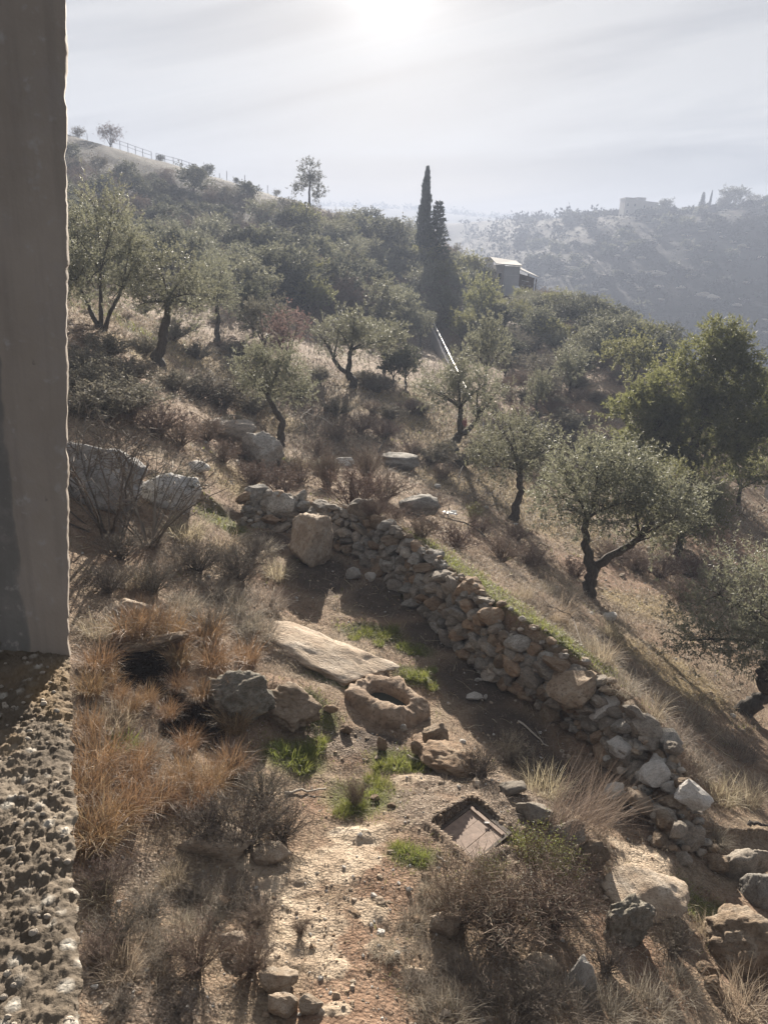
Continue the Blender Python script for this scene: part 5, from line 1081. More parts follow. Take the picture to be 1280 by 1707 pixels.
sbox('window', SX(830), SX(834), SZ(468), SZ(459), -.04, .03, MAT['hole']); sbox('drain_pipe', SX(841), SX(841.8), -1, SZ(462), -.12, -.03, MAT['grey_metal']); sbox('gutter', SX(838), SX(862), SZ(462), SZ(461), -.08, -.005, MAT['grey_metal'])
sbox('rail', SX(866), SX(877), SZ(468.5), SZ(467.5), -.2, -.1, MAT['white'], -.25); sbox('rail', SX(866), SX(880), SZ(475), SZ(474), -.6, -.5, MAT['white'], -.2)
q = at_y(816, 429, 112); mb = MB(); box(mb, (0, 0, 0), (1.3, 2.4, .12)); box(mb, (0, .3, -.9), (1.1, 1.6, 1.7)); o = link('roof_tank', mb.mesh('roof_tank', MAT['wallwhite'])); o.location = tuple(q); tag(o, 'small hut with bright flat white roof behind the shed', 'hut')
q = at_y(902, 473, 101); mb = MB(); hexa(mb, [[-.6, -.7, -.02], [.55, -.7, -.5], [.55, .7, -.42], [-.6, .7, .08]], [[-.6, -.7, .04], [.55, -.7, -.44], [.55, .7, -.36], [-.6, .7, .14]]); 
for dx in (-.5, .45): box(mb, (dx, 0, -1.1), (.06, .06, 1.6))
o = link('lean_to', mb.mesh('lean_to', MAT['wallwhite'])); o.location = tuple(q); tag(o, 'little lean-to with bright sloping roof right of the shed', 'shelter')
q = at_y(861, 481, 101.5); v, f_ = rock_verts(2, 5); mb = MB(); mb.add(v * [.42, .3, .36], f_); o = link('white_sack', mb.mesh('white_sack', MAT['white'], True)); o.location = tuple(q); tag(o, 'bright white sack by the corner of the shed', 'sack')
# house on the far hilltop
c = crest(1066, 290, 400); k_ = depth(c) / F; MAT['stonehouse'] = plain_mat('pale_stone_house', (.40, .37, .335), .9, .1, .6)
hr2 = empty('hilltop_house', (c[0], c[1] + 4, c[2] - 1.5)); tag(hr2, 'flat-roofed pale stone house alone on the far hilltop', 'house')
def hb(nm, x0, x1, z0, z1, y0, y1, mt, sk=0.0):
    mb = MB(); hexa(mb, [[x0, y0, z0], [x1, y0, z0], [x1, y1, z0], [x0, y1, z0]], [[x0, y0, z1], [x1, y0, z1 + sk], [x1, y1, z1 + sk], [x0, y1, z1]]); child(nm, mb.mesh(nm, mt), hr2)
ht = 30 * k_
hb('walls', -29 * k_, 27 * k_, -2, ht, 0, 9, MAT['stonehouse'], -1.2); hb('parapet', -29.5 * k_, -8 * k_, ht - .35, ht + .35, -.12, 9.1, MAT['stonehouse']); hb('roof_room', -8 * k_, 8 * k_, ht - .9, ht + .9, 3, 7, MAT['block'])
for wx, wz in ((-24, 20), (-12, 20), (-24, 9), (-10, 9), (4, 18), (16, 17)): hb('window', (wx - 1.3) * k_, (wx + 1.3) * k_, wz * k_ - .6, wz * k_ + .6, -.05, .05, MAT['hole'])
c2 = crest(1148, 290, 400); mb = MB(); box(mb, (0, 0, 0), (7, 5, 3.4)); box(mb, (0, 0, 1.85), (7.6, 5.6, .3)); o = link('hilltop_hut', mb.mesh('hilltop_hut', MAT['stonehouse'])); o.location = (c2[0], c2[1] + 3, c2[2] + .6); tag(o, 'low hut behind the ragged conifer on the far hilltop', 'hut')
for px, hh in ((879, 6.5), (885, 5.5)):
    c3 = at_y(px, 360, 520); mb = MB(); tubes(mb, [[0, 0, -2], [0, 0, hh]], [.22, .12], 6); o = link('mast', mb.mesh('mast', mp)); o.location = (c3[0], c3[1], oz(c3[0], c3[1])); tag(o, 'thin %s mast on the hazy ridge above the valley' % ('taller' if hh > 6 else 'shorter'), 'mast')
# low pale wall at the right edge
g = sfoot(1285, 832); mb = MB(); hexa(mb, [[-.25, -.2, -.3], [2.5, -.2, -.3], [2.5, .3, -.3], [-.25, .3, -.3]], [[-.25, -.2, .75], [2.5, -.2, .55], [2.5, .3, .55], [-.25, .3, .75]]); o = link('low_wall', mb.mesh('low_wall', MAT['block'])); o.location = tuple(g); tag(o, 'end of a low pale wall at the picture edge below the pine', 'wall')
# ------------------------------------------------------------------ litter and dead wood
def stick(pts, r, mt, lab, name='dead_branch', cat='branch', subs=0):
    P = np.array([sfoot(x, y) + [0, 0, dz] for x, y, dz in pts]); o0 = P[0].copy(); mb = MB(); k = np.linspace(0, len(P) - 1, len(P) * 4); p = np.stack([np.interp(k, np.arange(len(P)), P[:, i]) for i in range(3)], 1) - o0
    p += RNG.normal(size=p.shape) * r * .5; tubes(mb, p, np.linspace(r, r * .45, len(p)), 6, .5)
    for s_ in range(subs):
        q = p[RNG.integers(2, len(p))]; d = unit(RNG.normal(size=3) + [0, 0, .3]); l = RNG.uniform(.2, .6); tubes(mb, [q, q + d * l * .5 + RNG.normal(size=3) * .04, q + d * l], [r * .4, r * .3, r * .12], 4, .5)
    o = link(name, mb.mesh(name, mt)); o.location = tuple(o0); return tag(o, lab, cat)
MAT['drywood'] = plain_mat('bleached_wood', (.34, .30, .25), .85, .2, 10)
stick([(473, 1323, .03), (540, 1320, .04)], .018, MAT['drywood'], 'bleached straight stick lying across the path below the green weeds', 'stick', 'stick')
stick([(678, 1263, .03), (705, 1272, .03)], .012, MAT['drywood'], 'short white stick in the grass before the worn rock', 'stick', 'stick')
stick([(865, 1205, .03), (912, 1250, .05)], .016, MAT['drywood'], 'pale stick propped in the shaded trench under the wall', 'stick', 'stick')
stick([(727, 1430, .03), (745, 1440, .02)], .014, MAT['drywood'], 'short pale stick beside the hatch', 'stick', 'stick')
stick([(828, 920, .05), (790, 895, .3), (745, 885, .35)], .03, MAT['bark'], 'dark crooked dead branch on the slope above the green strip', subs=8)
stick([(630, 755, .05), (650, 730, .3), (638, 715, .4)], .035, MAT['bark'], 'dead branch sticking up in the brush below the clearing', subs=8)
stick([(765, 800, .05), (772, 785, .4), (780, 790, .5)], .03, MAT['bark'], 'black stump with twigs on the straw near the vee olive', subs=6)
stick([(505, 690, .1), (540, 705, .12), (560, 720, .1)], .03, MAT['drywood'], 'bleached fallen branch on the grey ground above the red brush', subs=12)
stick([(525, 680, .1), (500, 700, .12), (520, 725, .1)], .025, MAT['drywood'], 'second bleached branch crossing the grey ground', subs=12)
stick([(985, 1130, .05), (950, 1050, .3), (905, 1058, .45)], .012, MAT['twig'], 'thin arching bramble stem on the bank above the wall', subs=3)
stick([(1090, 1310, .02), (1230, 1230, .5)], .006, MAT['straw'], 'single long bleached stalk leaning over the slope', 'stalk', 'stalk')
stick([(1245, 1380, .05), (1275, 1395, .1)], .03, MAT['bark'], 'dark log end on the slope at the picture edge', 'log', 'log')
stick([(1088, 1175, .05), (1112, 1205, .08)], .05, MAT['bark'], 'short dark log lying on the bank behind the wall', 'log', 'log')
for px, py, w_, lab in ((750, 860, .42, 'crumpled white plastic sheet on the straw slope'), (796, 857, .22, 'small white scrap on the straw beyond the plastic sheet')):
    g = sfoot(px, py); nn_ = 9; q = np.linspace(-.5, .5, nn_); xx, yy = np.meshgrid(q, q); P = np.stack([xx.ravel() * w_ + .08 * w_ * RNG.normal(size=81), yy.ravel() * w_ * .7, .06 + .22 * w_ * np.abs(fbm2(xx.ravel(), yy.ravel(), 3, 3, .6, int(px)))], 1)
    mb = MB(); mb.add(P, gridf(nn_, nn_)); o = link('plastic_scrap', mb.mesh('plastic_scrap', MAT['white'])); o.location = tuple(g); tag(o, lab, 'scrap')
g = sfoot(771, 712); mb = MB(); v, f_ = rock_verts(2, 9); mb.add(v * [.2, .16, .26] + [0, 0, .2], f_); o = link('red_bundle', mb.mesh('red_bundle', plain_mat('faded_red_cloth', (.24, .09, .08), .8, .3, 6))); o.location = tuple(g); tag(o, 'faded red bundle seen through the fork of the vee olive', 'bundle')
# ------------------------------------------------------------------ shrubs and tussocks
TN = {'red': 'reddish_tussock', 'straw': 'straw_tussock', 'wind': 'swept_grass', 'grey': 'grey_tussock', 'green': 'green_tuft'}
def tuss(kind, v, px, py, wpx, lab, group=None, **k): return shrub(kind, v, px, py, wpx, lab, group, TN[kind], 'grass tussock', tbl=TU, unitw={'red': 1.1, 'straw': .75, 'wind': 1.2, 'grey': .8, 'green': .5}[kind], **k)
def shrub(kind, v, px, py, wpx, lab, group=None, name=None, cat='shrub', flat=1.0, tbl=SH, unitw=1.2, rz=None, dz=0.0):
    g = sfoot(px, py); s = wpx * depth(g) / F / unitw; me = tbl[kind][v % len(tbl[kind])]
    return inst(name or {'thorn': 'thorn_bush', 'redstem': 'red_stemmed_bush', 'greentip': 'leafy_bush', 'bare': 'bare_bush', 'russet': 'russet_brush', 'dull': 'dry_brush'}[kind], me, (g[0], g[1], g[2] + dz), RNG.uniform(0, 6.28) if rz is None else rz, (s, s, s * flat), lab, cat, group)
shrub('redstem', 0, 835, 1560, 235, 'big red-stemmed dry bush in front of the hatch', flat=.68)
shrub('redstem', 1, 915, 1545, 190, 'red-stemmed bush with seed heads right of the big one', flat=.75)
shrub('redstem', 2, 765, 1540, 140, 'smaller red-stemmed bush left of the big one, by the path')
shrub('greentip', 0, 885, 1450, 130, 'leafy green-tipped bush at the right corner of the hatch')
shrub('greentip', 1, 815, 1475, 80, 'green-tipped stems growing over the near side of the hatch')
shrub('greentip', 0, 935, 1475, 100, 'green-tipped bush on the mound edge, right of the hatch')
shrub('bare', 0, 180, 890, 230, 'bare thorny bush in front of the long limestone outcrop')
shrub('bare', 1, 130, 830, 180, 'bare branches crossing the limestone outcrop at the pillar edge')
shrub('bare', 2, 250, 905, 190, 'bare greyish bush right below the outcrops')
shrub('dull', 0, 290, 835, 84, 'dark brown shrub filling the cleft between the two outcrops')
G = 'grey thorn cushions above the hollow'; T_ = 'grey brown thorn cushion on the weedy bank above the dark hollow'
for k, (x, y, w_) in enumerate([(400, 965, 140), (330, 950, 130), (258, 985, 110), (180, 985, 110), (420, 930, 90), (350, 1055, 100), (200, 930, 110)]): shrub('thorn', k, x, y, w_, T_, G, flat=.8)
G = 'pale grass on the weedy bank'; T_ = 'pale brown dry grass between the thorn cushions above the dark hollow'
for k, (x, y, w_) in enumerate([(440, 1010, 90), (310, 900, 90), (430, 1060, 90), (250, 1055, 80), (160, 1060, 80), (300, 1020, 90), (380, 1015, 90), (460, 960, 70), (280, 940, 80), (360, 985, 80), (220, 975, 80), (405, 1045, 80), (330, 1050, 70), (370, 920, 80), (440, 920, 60), (250, 905, 70)]): tuss(('grey', 'straw', 'grey')[k % 3], k, x, y, w_, T_, G, flat=.8)
G = 'dry brush beside the path'; T_ = 'soft grey brown brush arching beside the path below the green weeds'
for k, (x, y, w_) in enumerate([(410, 1410, 190), (470, 1400, 130), (345, 1400, 130), (440, 1340, 130)]): shrub('thorn', k + 1, x, y, w_, T_, G)
G = 'russet brush above the wall'; T_ = 'russet leafless brush with upright stems just above the wall'
for k, (x, y, w_) in enumerate([(590, 848, 110), (545, 815, 80), (640, 835, 80), (610, 800, 70), (500, 805, 70), (625, 870, 60)]): shrub('redstem' if k % 2 else 'russet', k, x, y, w_, T_, G, 'russet_brush')
G = 'russet brush on the middle slope'; T_ = 'low russet brush on the open middle slope among the olives'
for k, (x, y, w_) in enumerate([(420, 808, 80), (372, 770, 70), (465, 822, 90), (700, 895, 80), (760, 915, 90), (835, 935, 80), (885, 945, 70), (720, 850, 60), (410, 765, 66), (345, 735, 80), (300, 740, 90), (265, 720, 100), (690, 760, 50), (640, 730, 60), (600, 720, 60), (740, 800, 50), (680, 690, 50), (620, 690, 40), (800, 890, 60), (660, 870, 60), (860, 900, 50), (560, 735, 60), (530, 760, 60), (1010, 930, 60), (960, 960, 60), (1060, 950, 70), (1100, 960, 80), (1150, 960, 80), (1040, 930, 60), (1130, 1000, 80)]): shrub('russet', k, x, y, w_, T_, G, flat=.75)
G = 'dark scrub under the olives'; T_ = 'dark grey scrub under and between the olives on the left slope'
for k, (x, y, w_) in enumerate([(215, 690, 120), (165, 700, 130), (150, 660, 110), (215, 640, 90), (330, 665, 90), (370, 680, 100), (420, 690, 80), (290, 650, 70), (240, 590, 60), (290, 570, 60), (400, 600, 60), (330, 600, 50), (440, 650, 70), (500, 660, 60), (530, 640, 50), (630, 650, 55), (610, 640, 50), (560, 690, 50), (650, 700, 50), (700, 690, 50), (180, 600, 80), (140, 620, 80), (830, 750, 60), (800, 760, 60), (770, 780, 44), (720, 775, 60), (740, 760, 50), (480, 790, 50), (540, 790, 50), (910, 740, 60), (950, 720, 60), (990, 760, 80), (1040, 770, 90), (880, 720, 50), (390, 720, 60)]): shrub('dull', k, x, y, w_, T_, G, 'dry_brush', flat=.8)
T_ = 'small brown scrub tuft on the red terraces below the spur'; G = 'scrub tufts on the red terraces'
for k in range(70): shrub('russet' if k % 3 else 'dull', k, RNG.uniform(820, 1060), RNG.uniform(600, 760), RNG.uniform(18, 42), T_, G, 'scrub_tuft', flat=.7)
T_ = 'small scrub tuft on the hillside between wood and pillar'; G = 'scrub tufts on the upper left hillside'
for k in range(60): shrub('russet' if k % 2 else 'dull', k, RNG.uniform(120, 480), RNG.uniform(400, 590), RNG.uniform(16, 40), T_, G, 'scrub_tuft', flat=.75)
shrub('greentip', 1, 790, 870, 50, 'small green bush beside the low grey rock above the wall') 
shrub('thorn', 2, 800, 1290, 110, 'straw-coloured thorn bush in the trench between basin and wall'); shrub('thorn', 3, 850, 1275, 90, 'wiry bush in the trench nearest the wall', flat=1.1)
shrub('thorn', 1, 200, 1560, 120, 'dark thorny bush close to the ledge at the lower left', flat=.9); shrub('redstem', 2, 330, 1620, 120, 'orange brown dry stalks with tiny seed heads above the dark rubble', flat=.9); shrub('redstem', 0, 420, 1620, 100, 'thin reddish stalks beside the pale flat stone', flat=.9)
G = 'low brown brush by the lower ledge'; T_ = 'low fuzzy brown brush in the rubble beside the lower ledge'
for k, (x, y, w_) in enumerate([(180, 1480, 110), (250, 1530, 100), (320, 1490, 90), (160, 1600, 100), (205, 1695, 90), (295, 1695, 90), (430, 1545, 80), (280, 1600, 90), (360, 1545, 80)]): shrub('redstem' if k % 3 == 0 else 'thorn', k, x, y, w_, T_, G, flat=.6)
shrub('thorn', 0, 1120, 1590, 120, 'wiry dead brush between the pink slab and the brown boulder'); shrub('thorn', 2, 1010, 1620, 110, 'dead grey brush around the upright rock'); shrub('thorn', 3, 870, 1690, 150, 'grey dead brush at the bottom edge under the red-stemmed bush'); shrub('redstem', 1, 500, 1560, 40, 'single little reddish sprig on the bedrock patch')
shrub('redstem', 1, 590, 1340, 60, 'thin reddish weeds standing in the green patch on the path')
TN = {'red': 'reddish_tussock', 'straw': 'straw_tussock', 'wind': 'swept_grass', 'grey': 'grey_tussock', 'green': 'green_tuft'}
def tuss(kind, v, px, py, wpx, lab, group=None, **k): return shrub(kind, v, px, py, wpx, lab, group, TN[kind], 'grass tussock', tbl=TU, unitw={'red': 1.1, 'straw': .75, 'wind': 1.2, 'grey': .8, 'green': .5}[kind], **k)
tuss('wind', 0, 935, 1395, 190, 'big sweep of straw grass leaning towards the fallen wall end', rz=.2); tuss('wind', 1, 985, 1385, 150, 'second sweep of straw grass against the fallen wall end', rz=.0); tuss('straw', 0, 905, 1330, 90, 'wispy straw grass in the trench behind the leaning sweep')
G = 'reddish grass by the ledge'; T_ = 'long drooping orange brown grass in the clump beside the concrete ledge'
for k, (x, y, w_) in enumerate([(160, 1410, 150), (205, 1370, 130), (262, 1345, 110), (318, 1350, 90), (345, 1325, 100), (165, 1280, 120), (385, 1290, 90), (300, 1310, 90), (140, 1330, 130), (215, 1300, 100), (140, 1415, 110), (145, 1225, 90), (235, 1275, 80)]): tuss('red', k, x, y, w_, T_, G)
G = 'reddish grass over the hollow'; T_ = 'brown red grass hanging over the rim of the dark hollow'
for k, (x, y, w_) in enumerate([(355, 1120, 90), (390, 1165, 90), (280, 1068, 100), (215, 1066, 100), (345, 1075, 90), (410, 1110, 80), (165, 1120, 90), (390, 1215, 80), (250, 1055, 90), (150, 1160, 80), (195, 1168, 64), (245, 1176, 60), (298, 1158, 60), (310, 1250, 70), (352, 1236, 66), (280, 1222, 60), (240, 1078, 80), (292, 1086, 76), (335, 1168, 66), (180, 1140, 60), (215, 1190, 70), (300, 1110, 70)]): tuss('red', k + 1, x, y, w_, T_, G)
G = 'straw tussocks on the far slope'; T_ = 'pale straw tussock on the slope between the wall and the forked olive'
for k, (x, y, w_) in enumerate([(925, 1035, 90), (895, 1020, 80), (960, 1060, 80), (1000, 1105, 90), (1035, 1150, 90), (975, 1085, 70), (1080, 1200, 90), (1120, 1235, 90), (1160, 1290, 90), (1200, 1335, 90), (1070, 1130, 70), (940, 1000, 70), (870, 1000, 60), (1150, 1200, 90), (1230, 1260, 90), (1245, 1340, 90), (1185, 1400, 80), (1100, 1170, 80), (1015, 1060, 70), (910, 985, 50), (850, 960, 50)]): tuss('straw' if k % 3 == 0 else 'grey', k, x, y, w_ * .85, T_, G)
G = 'grey tussocks at the bottom'; T_ = 'grey dry grass tussock along the bottom of the slope near the path'
for k, (x, y, w_) in enumerate([(640, 1590, 60), (700, 1610, 80), (780, 1650, 110), (830, 1700, 120), (740, 1700, 110), (930, 1690, 120), (1000, 1700, 110), (1080, 1690, 110), (900, 1660, 90), (1130, 1650, 90), (690, 1660, 80), (720, 1500, 60), (690, 1540, 60)]): tuss('grey', k, x, y, w_, T_, G)
G = 'dry stalks by the ledge foot'; T_ = 'thin straw stalks in the rubble beside the lower ledge'
for k, (x, y, w_) in enumerate([(200, 1630, 120), (255, 1640, 110), (230, 1580, 110), (300, 1560, 90), (170, 1500, 90), (240, 1500, 90), (330, 1510, 90), (380, 1500, 90), (290, 1470, 80), (420, 1530, 70)]): tuss('grey' if k % 4 else 'straw', k, x, y, w_ * .8, T_, G)
tuss('green', 0, 205, 1245, 70, 'greenish blades among the orange brown grass by the ledge'); tuss('grey', 1, 240, 1260, 90, 'grey dead grass between ledge and dark hollow'); tuss('straw', 3, 190, 1215, 80, 'pale straw tuft on the near rim of the dark hollow')
tuss('straw', 1, 1230, 1690, 110, 'bleached grass blades below the large brown boulder'); tuss('straw', 2, 1180, 1560, 60, 'dry tuft in front of the large brown boulder')
G = 'green tufts on the bare strip'; T_ = 'bright green grass tuft on the sunlit end of the bare strip'
for k, (x, y, w_) in enumerate([(690, 1090, 36), (670, 1080, 30), (640, 1062, 36), (610, 1058, 36), (590, 1066, 30), (700, 1135, 40), (680, 1130, 36), (720, 1150, 30), (630, 1075, 30), (655, 1052, 30), (720, 1122, 26)]): tuss('green', k, x, y, w_, T_, G)
G = 'green tufts on the path'; T_ = 'green grass tuft beside the path between basin and hatch'
for k, (x, y, w_) in enumerate([(480, 1270, 60), (510, 1260, 60), (465, 1255, 50), (500, 1285, 50), (530, 1245, 46), (590, 1345, 56), (615, 1330, 50), (570, 1360, 46), (640, 1310, 46), (680, 1425, 50), (700, 1435, 46), (665, 1415, 40), (660, 1280, 50), (690, 1285, 44), (635, 1285, 40), (860, 1405, 40), (620, 1300, 40)]): tuss('green', k, x, y, w_, T_, G)

# look-alikes: say which one, by its rank from something one can find
LM = [('forked olive', 'olive tree with low forked'), ('crooked vee olive', 'dark olive with crooked'), ('small vee-forked olive', 'small olive with pale vee'), ('slanting olive', 'olive with slanting'), ('tall leaning olive', 'tall olive with thick'), ('many-stemmed olive', 'large many-stemmed'), ('twisted black olive', 'olive with black twisted'),
      ('squarish boulder', 'big squarish boulder'), ('stone basin', 'rough hollowed stone basin'), ('sunken hatch', 'square sunken hatch'), ('split grey outcrop', 'split grey outcrop'), ('long limestone outcrop', 'long pale limestone'), ('airy pine', 'thin airy pine'), ('tall cypress', 'tall dark pointed'), ('white shed', 'low white and brown shed'),
      ('big green pine', 'large dense bright'), ('flat tan slab', 'long flat tan slab'), ('pink slab', 'pinkish tan slab'), ('large brown corner boulder', 'large brown boulder with layered'), ('rounded bright olive', 'rounded bright olive'), ('pinkish bare tree', 'pinkish bare tree'), ('railed wall', 'grey boundary wall'), ('pale flat stone', 'pale flat stone among'), ('hatch mound flat stone', 'flat stone on top'), ('rock lip of the hollow', 'rough brown rock lip'), ('dark craggy rock', 'dark craggy rock'), ('round clipped skyline bush', 'round clipped bush'), ('yellowish olive behind the big pine', 'yellowish olive behind'), ('dark spur-end oak', 'dark oak at the right end')]
tops = [o for o in SC.objects if o.parent is None and o.get('label')]
LP = []
for nm, pre in LM:
    for o in tops:
        if o['label'].startswith(pre): LP.append((nm, np.array(o.location))); break
groups = {}
for o in tops:
    if o.get('group'): groups.setdefault((o['group'], o['label']), []).append(o)
ORD = ['nearest', 'second nearest', 'third nearest', 'fourth nearest', 'fifth nearest', 'sixth nearest', 'seventh nearest', 'eighth nearest']
SHORT = {'grey thorn cushions above the hollow': 'grey brown thorn cushion', 'pale grass on the weedy bank': 'pale brown bank grass', 'dry brush beside the path': 'soft grey brown brush', 'russet brush above the wall': 'russet brush above the wall', 'russet brush on the middle slope': 'low russet slope brush', 'dark scrub under the olives': 'dark grey scrub under olives', 'scrub tufts on the red terraces': 'small brown terrace scrub',
         'scrub tufts on the upper left hillside': 'small hillside scrub tuft', 'reddish grass by the ledge': 'long drooping orange brown grass', 'reddish grass over the hollow': 'brown red grass by the hollow', 'straw tussocks on the far slope': 'pale straw slope tussock', 'grey tussocks at the bottom': 'grey dry bottom tussock', 'dry stalks by the ledge foot': 'thin straw stalks in rubble', 'green tufts on the bare strip': 'bright green strip tuft', 'green tufts on the path': 'green path tuft', 'low brown brush by the lower ledge': 'low fuzzy brown brush',
         'oaks on the shaded hillside': 'dark rounded hillside oak', 'grey scrub on the shaded hillside': 'grey leafless hillside scrub', 'russet scrub on the shaded hillside': 'russet bare hillside scrub', 'olives on the shaded hillside': 'hazy grey hillside olive', 'oaks in the wood before the cypress': 'blue green oak in the wood', 'brown trees in the wood before the cypress': 'dull brown tree in the wood', 'reddish trees in the wood before the cypress': 'reddish bare tree in the wood',
         'olives in the wood before the cypress': 'grey olive in the wood', 'yellowish trees in the wood': 'yellowish tree in the wood', 'oaks on the spur': 'dark oak on the spur', 'olives on the spur': 'grey green olive on the spur', 'yellowish olives on the spur': 'yellowish olive on the spur', 'brown scrub on the spur': 'brown scrub bush on the spur', 'russet scrub on the spur': 'russet scrub bush on the spur'}
for (g_, l_), mem in groups.items():
    if g_ not in SHORT or len(mem) < 2: continue
    pos = np.array([np.array(o.location) for o in mem]); D = np.array([np.linalg.norm(pos - p, axis=1) for _, p in LP]); rk = np.argsort(np.argsort(D, axis=1), axis=1); free = set(range(len(mem)))
    order = sorted(((rk[a, b], D[a, b], a, b) for a in range(len(LP)) for b in range(len(mem)) if rk[a, b] < 8))
    for r_, d_, a, b in order:
        if b in free: free.discard(b); mem[b]['label'] = f'{SHORT[g_]}, {ORD[r_]} to the {LP[a][0]}'

# ------------------------------------------------------------------ ground cover nobody could count
def scatter(n, r0, r1, th0=-.50, th1=.52):
    r = np.exp(RNG.uniform(math.log(r0), math.log(r1), n)); a = RNG.uniform(th0, th1, n); return r * np.sin(a), r * np.cos(a), r
def keepout(X, Y):
    k = inquad(X, Y, HQ, .1) < 0
    k |= np.hypot(X - bx, Y - by) < .62
    for c_, rx, ry, a_ in PIT: k |= np.hypot((X - c_[0]) / rx, (Y - c_[1]) / ry) < 1.0
    d, hh_, t_ = wall_sd(X, Y); k |= (d > -.08) & (d < .4)
    return k
def cover(name, lab, matn, n, r0, r1, L, W0, lean, droop, dens, per=9, clump=.10):
    X, Y, R = scatter(n, r0, r1); ok = (RNG.random(n) < dens(X, Y, R)) & ~keepout(X, Y); X, Y, R = X[ok], Y[ok], R[ok]; n = len(X)
    if n == 0: return
    sc = np.clip(R / 11, .75, 3.2) ** .62; rep = lambda q: np.repeat(q, per)
    bx_, by_ = rep(X) + RNG.normal(size=n * per) * clump * rep(sc), rep(Y) + RNG.normal(size=n * per) * clump * rep(sc)
    P = np.stack([bx_, by_, gz(bx_, by_) - .012], 1); hue = np.clip(rep(RNG.normal(.48, .2, n)) + RNG.normal(0, .18, n * per), 0, 1)
    mb = MB(); blades(mb, P, RNG.uniform(0, 6.283, n * per), L * rep(sc) * RNG.uniform(.45, 1.25, n * per), lean * RNG.uniform(.2, 1.6, n * per), W0 * rep(np.clip(R / 8, .8, 5)), droop, hue)
    return tag(link(name, mb.mesh(name, MAT[matn])), lab, kind='stuff')
pn = lambda X, Y, sc=.5, s_=51: sstep(-.15, .35, fbm2(X, Y, sc, 3, .55, s_))
def inhib(X, Y): return (1 - .9 * np.clip(mask('rock', X, Y) * 1.3, 0, 1)) * (1 - .95 * np.clip(mask('dark', X, Y) * 1.2, 0, 1)) * (1 - .75 * np.clip(mask('gravel', X, Y), 0, 1)) * (1 - .7 * np.clip(mask('soil', X, Y) * 1.1, 0, 1))
cover('dry_grass', 'short dry straw grass over the hillside', 'straw', 22000, 4.2, 46, .13, .005, 1.3, .5, lambda X, Y, R: (.18 + .82 * pn(X, Y)) * inhib(X, Y), 8)
cover('grey_litter_grass', 'matted grey dead grass over the hillside', 'greystraw', 22000, 4.2, 46, .12, .005, 1.8, .6, lambda X, Y, R: (.3 + .7 * pn(X, Y, .7, 61)) * inhib(X, Y), 8, .17)
cover('reddish_grass', 'thin reddish dead stems over the hillside', 'redtwig', 7000, 4.2, 40, .17, .005, .7, .3, lambda X, Y, R: (.05 + .8 * pn(X, Y, .45, 71)) * inhib(X, Y))
cover('green_grass', 'patches of short green winter grass', 'grass', 42000, 4.2, 40, .095, .006, .7, .4, lambda X, Y, R: np.clip(np.maximum(mask('green', X, Y) * 1.15 - .12, STRIP(*[wall_sd(X, Y)[q] for q in (0, 2)])), 0, 1) * (.4 + .6 * pn(X, Y, 2.0, 81)) + .012 * pn(X, Y, .6, 91), 8, .09)
cover('hill_scrub_grass', 'rough dead grass and low scrub on the far slope', 'greystraw', 16000, 26, 150, .20, .011, 1.2, .4, lambda X, Y, R: .3 + .7 * pn(X, Y, .2, 95), 5, .28)
cover('straw_slope_grass', 'yellow straw covering the sunlit slope', 'straw', 12000, 12, 60, .12, .006, 1.5, .5, lambda X, Y, R: np.clip(mask('straw', X, Y) * 1.2, 0, 1), 9, .12)
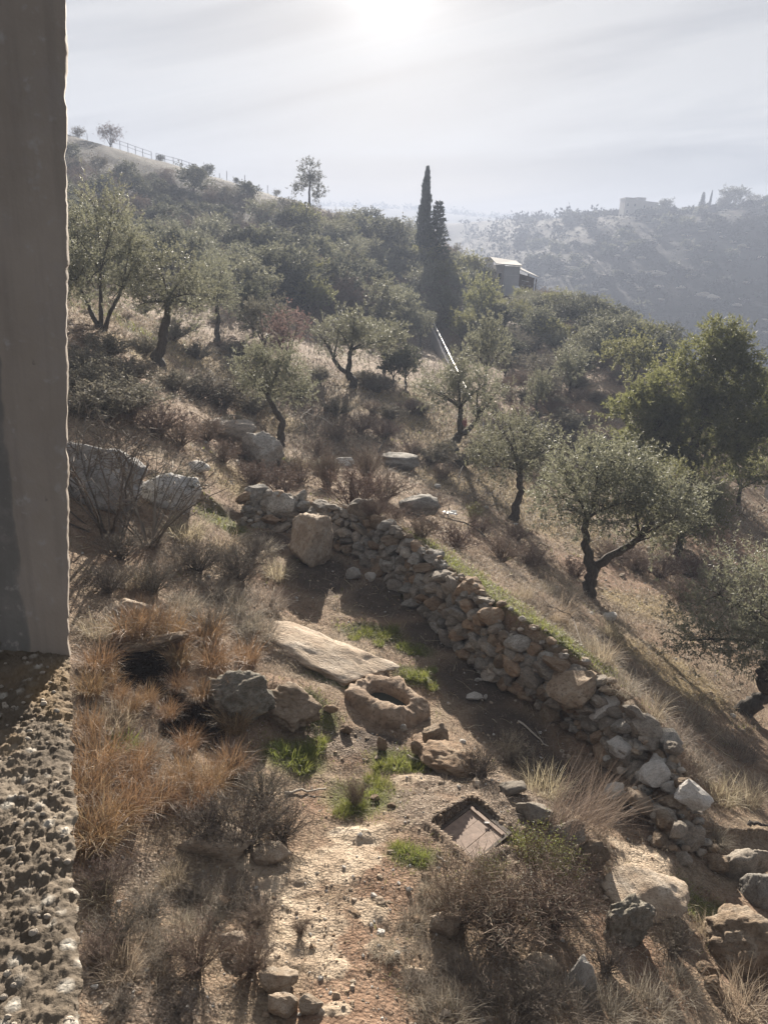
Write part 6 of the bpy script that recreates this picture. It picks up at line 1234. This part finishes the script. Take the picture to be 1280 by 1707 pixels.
def stones(name, lab, n, r0, r1, size, dens, mats, flat=.7):
    X, Y, R = scatter(n, r0, r1); ok = (RNG.random(n) < dens(X, Y, R)) & ~(inquad(X, Y, HQ, .02) < 0); X, Y, R = X[ok], Y[ok], R[ok]; n = len(X); mb = MB()
    v0, f0 = ico(0); Z = gz(X, Y); s = size * RNG.lognormal(0, .5, n) * np.clip(R / 9, .8, 3)
    J = 1 + .35 * RNG.uniform(-1, 1, (n, 12, 1)); V = v0[None] * J * s[:, None, None] * np.array([1.1, .9, flat]); a = RNG.uniform(0, 6.28, n); ca, sa = np.cos(a)[:, None], np.sin(a)[:, None]
    V = np.stack([V[..., 0] * ca - V[..., 1] * sa + X[:, None], V[..., 0] * sa + V[..., 1] * ca + Y[:, None], V[..., 2] + (Z + s * .2)[:, None]], -1)
    f = (f0[None] + (np.arange(n) * 12)[:, None, None]).reshape(-1, 3); mi = np.repeat(RNG.integers(0, len(mats), n), 20); mb.add(V.reshape(-1, 3), f, .5); mb.m[-1] = mi
    return tag(link(name, mb.mesh(name, [MAT[q] for q in mats])), lab, kind='stuff')
stones('gravel', 'loose gravel and chips strewn over the ground', 9000, 4.0, 30, .013, lambda X, Y, R: .22 + .75 * np.clip(mask('gravel', X, Y) + .8 * mask('soil', X, Y) + .35 * mask('rock', X, Y) + .4 * mask('dark', X, Y), 0, 1), ['rock_pale', 'rock_ochre', 'rock_pale', 'rock_white'])
stones('rubble', 'fist-sized rubble scattered on the slope', 480, 4.2, 60, .030, lambda X, Y, R: .2 + .4 * np.clip(mask('gravel', X, Y) - .5 * mask('rock', X, Y), 0, 1), ['rock_pale', 'rock_ochre', 'rock_pale', 'rock_white'], .5)
# dead twigs lying about
n = 1500; X, Y, R = scatter(n, 4.2, 30); ok = ~keepout(X, Y); X, Y, R = X[ok], Y[ok], R[ok]; n = len(X); a = RNG.uniform(0, 6.28, n); l = RNG.uniform(.06, .3, n) * np.clip(R / 10, .8, 2)
Pa = np.stack([X, Y, gz(X, Y) + .012], 1); X2, Y2 = X + np.cos(a) * l, Y + np.sin(a) * l; Pb = np.stack([X2, Y2, gz(X2, Y2) + RNG.uniform(.01, .07, n)], 1); mb = MB()
tubes(mb, np.stack([Pa, (Pa + Pb) / 2 + RNG.normal(size=(n, 3)) * .015, Pb], 1), np.stack([.004 * R / 9, .0035 * R / 9, .002 * R / 9], 1), 3, RNG.random(n)); tag(link('twig_litter', mb.mesh('twig_litter', MAT['straw'])), 'fallen twigs and stalks lying on the ground', kind='stuff')
# ------------------------------------------------------------------ haze
m = bpy.data.materials.new('haze_air'); m.use_nodes = True; t = NT(m.node_tree)
pv = t.n('VolumePrincipled', {'Color': (.37, .425, .545, 1), 'Density': HAZE_DENSITY, 'Anisotropy': .12})
t.n('OutputMaterial', {'Volume': pv.outputs[0]})
mb = MB(); box(mb, (0, 1350, 7.0), (5600, 3700, 156))
tag(link('haze', mb.mesh('haze', m)), 'thin bluish haze filling the valley air', kind='stuff')
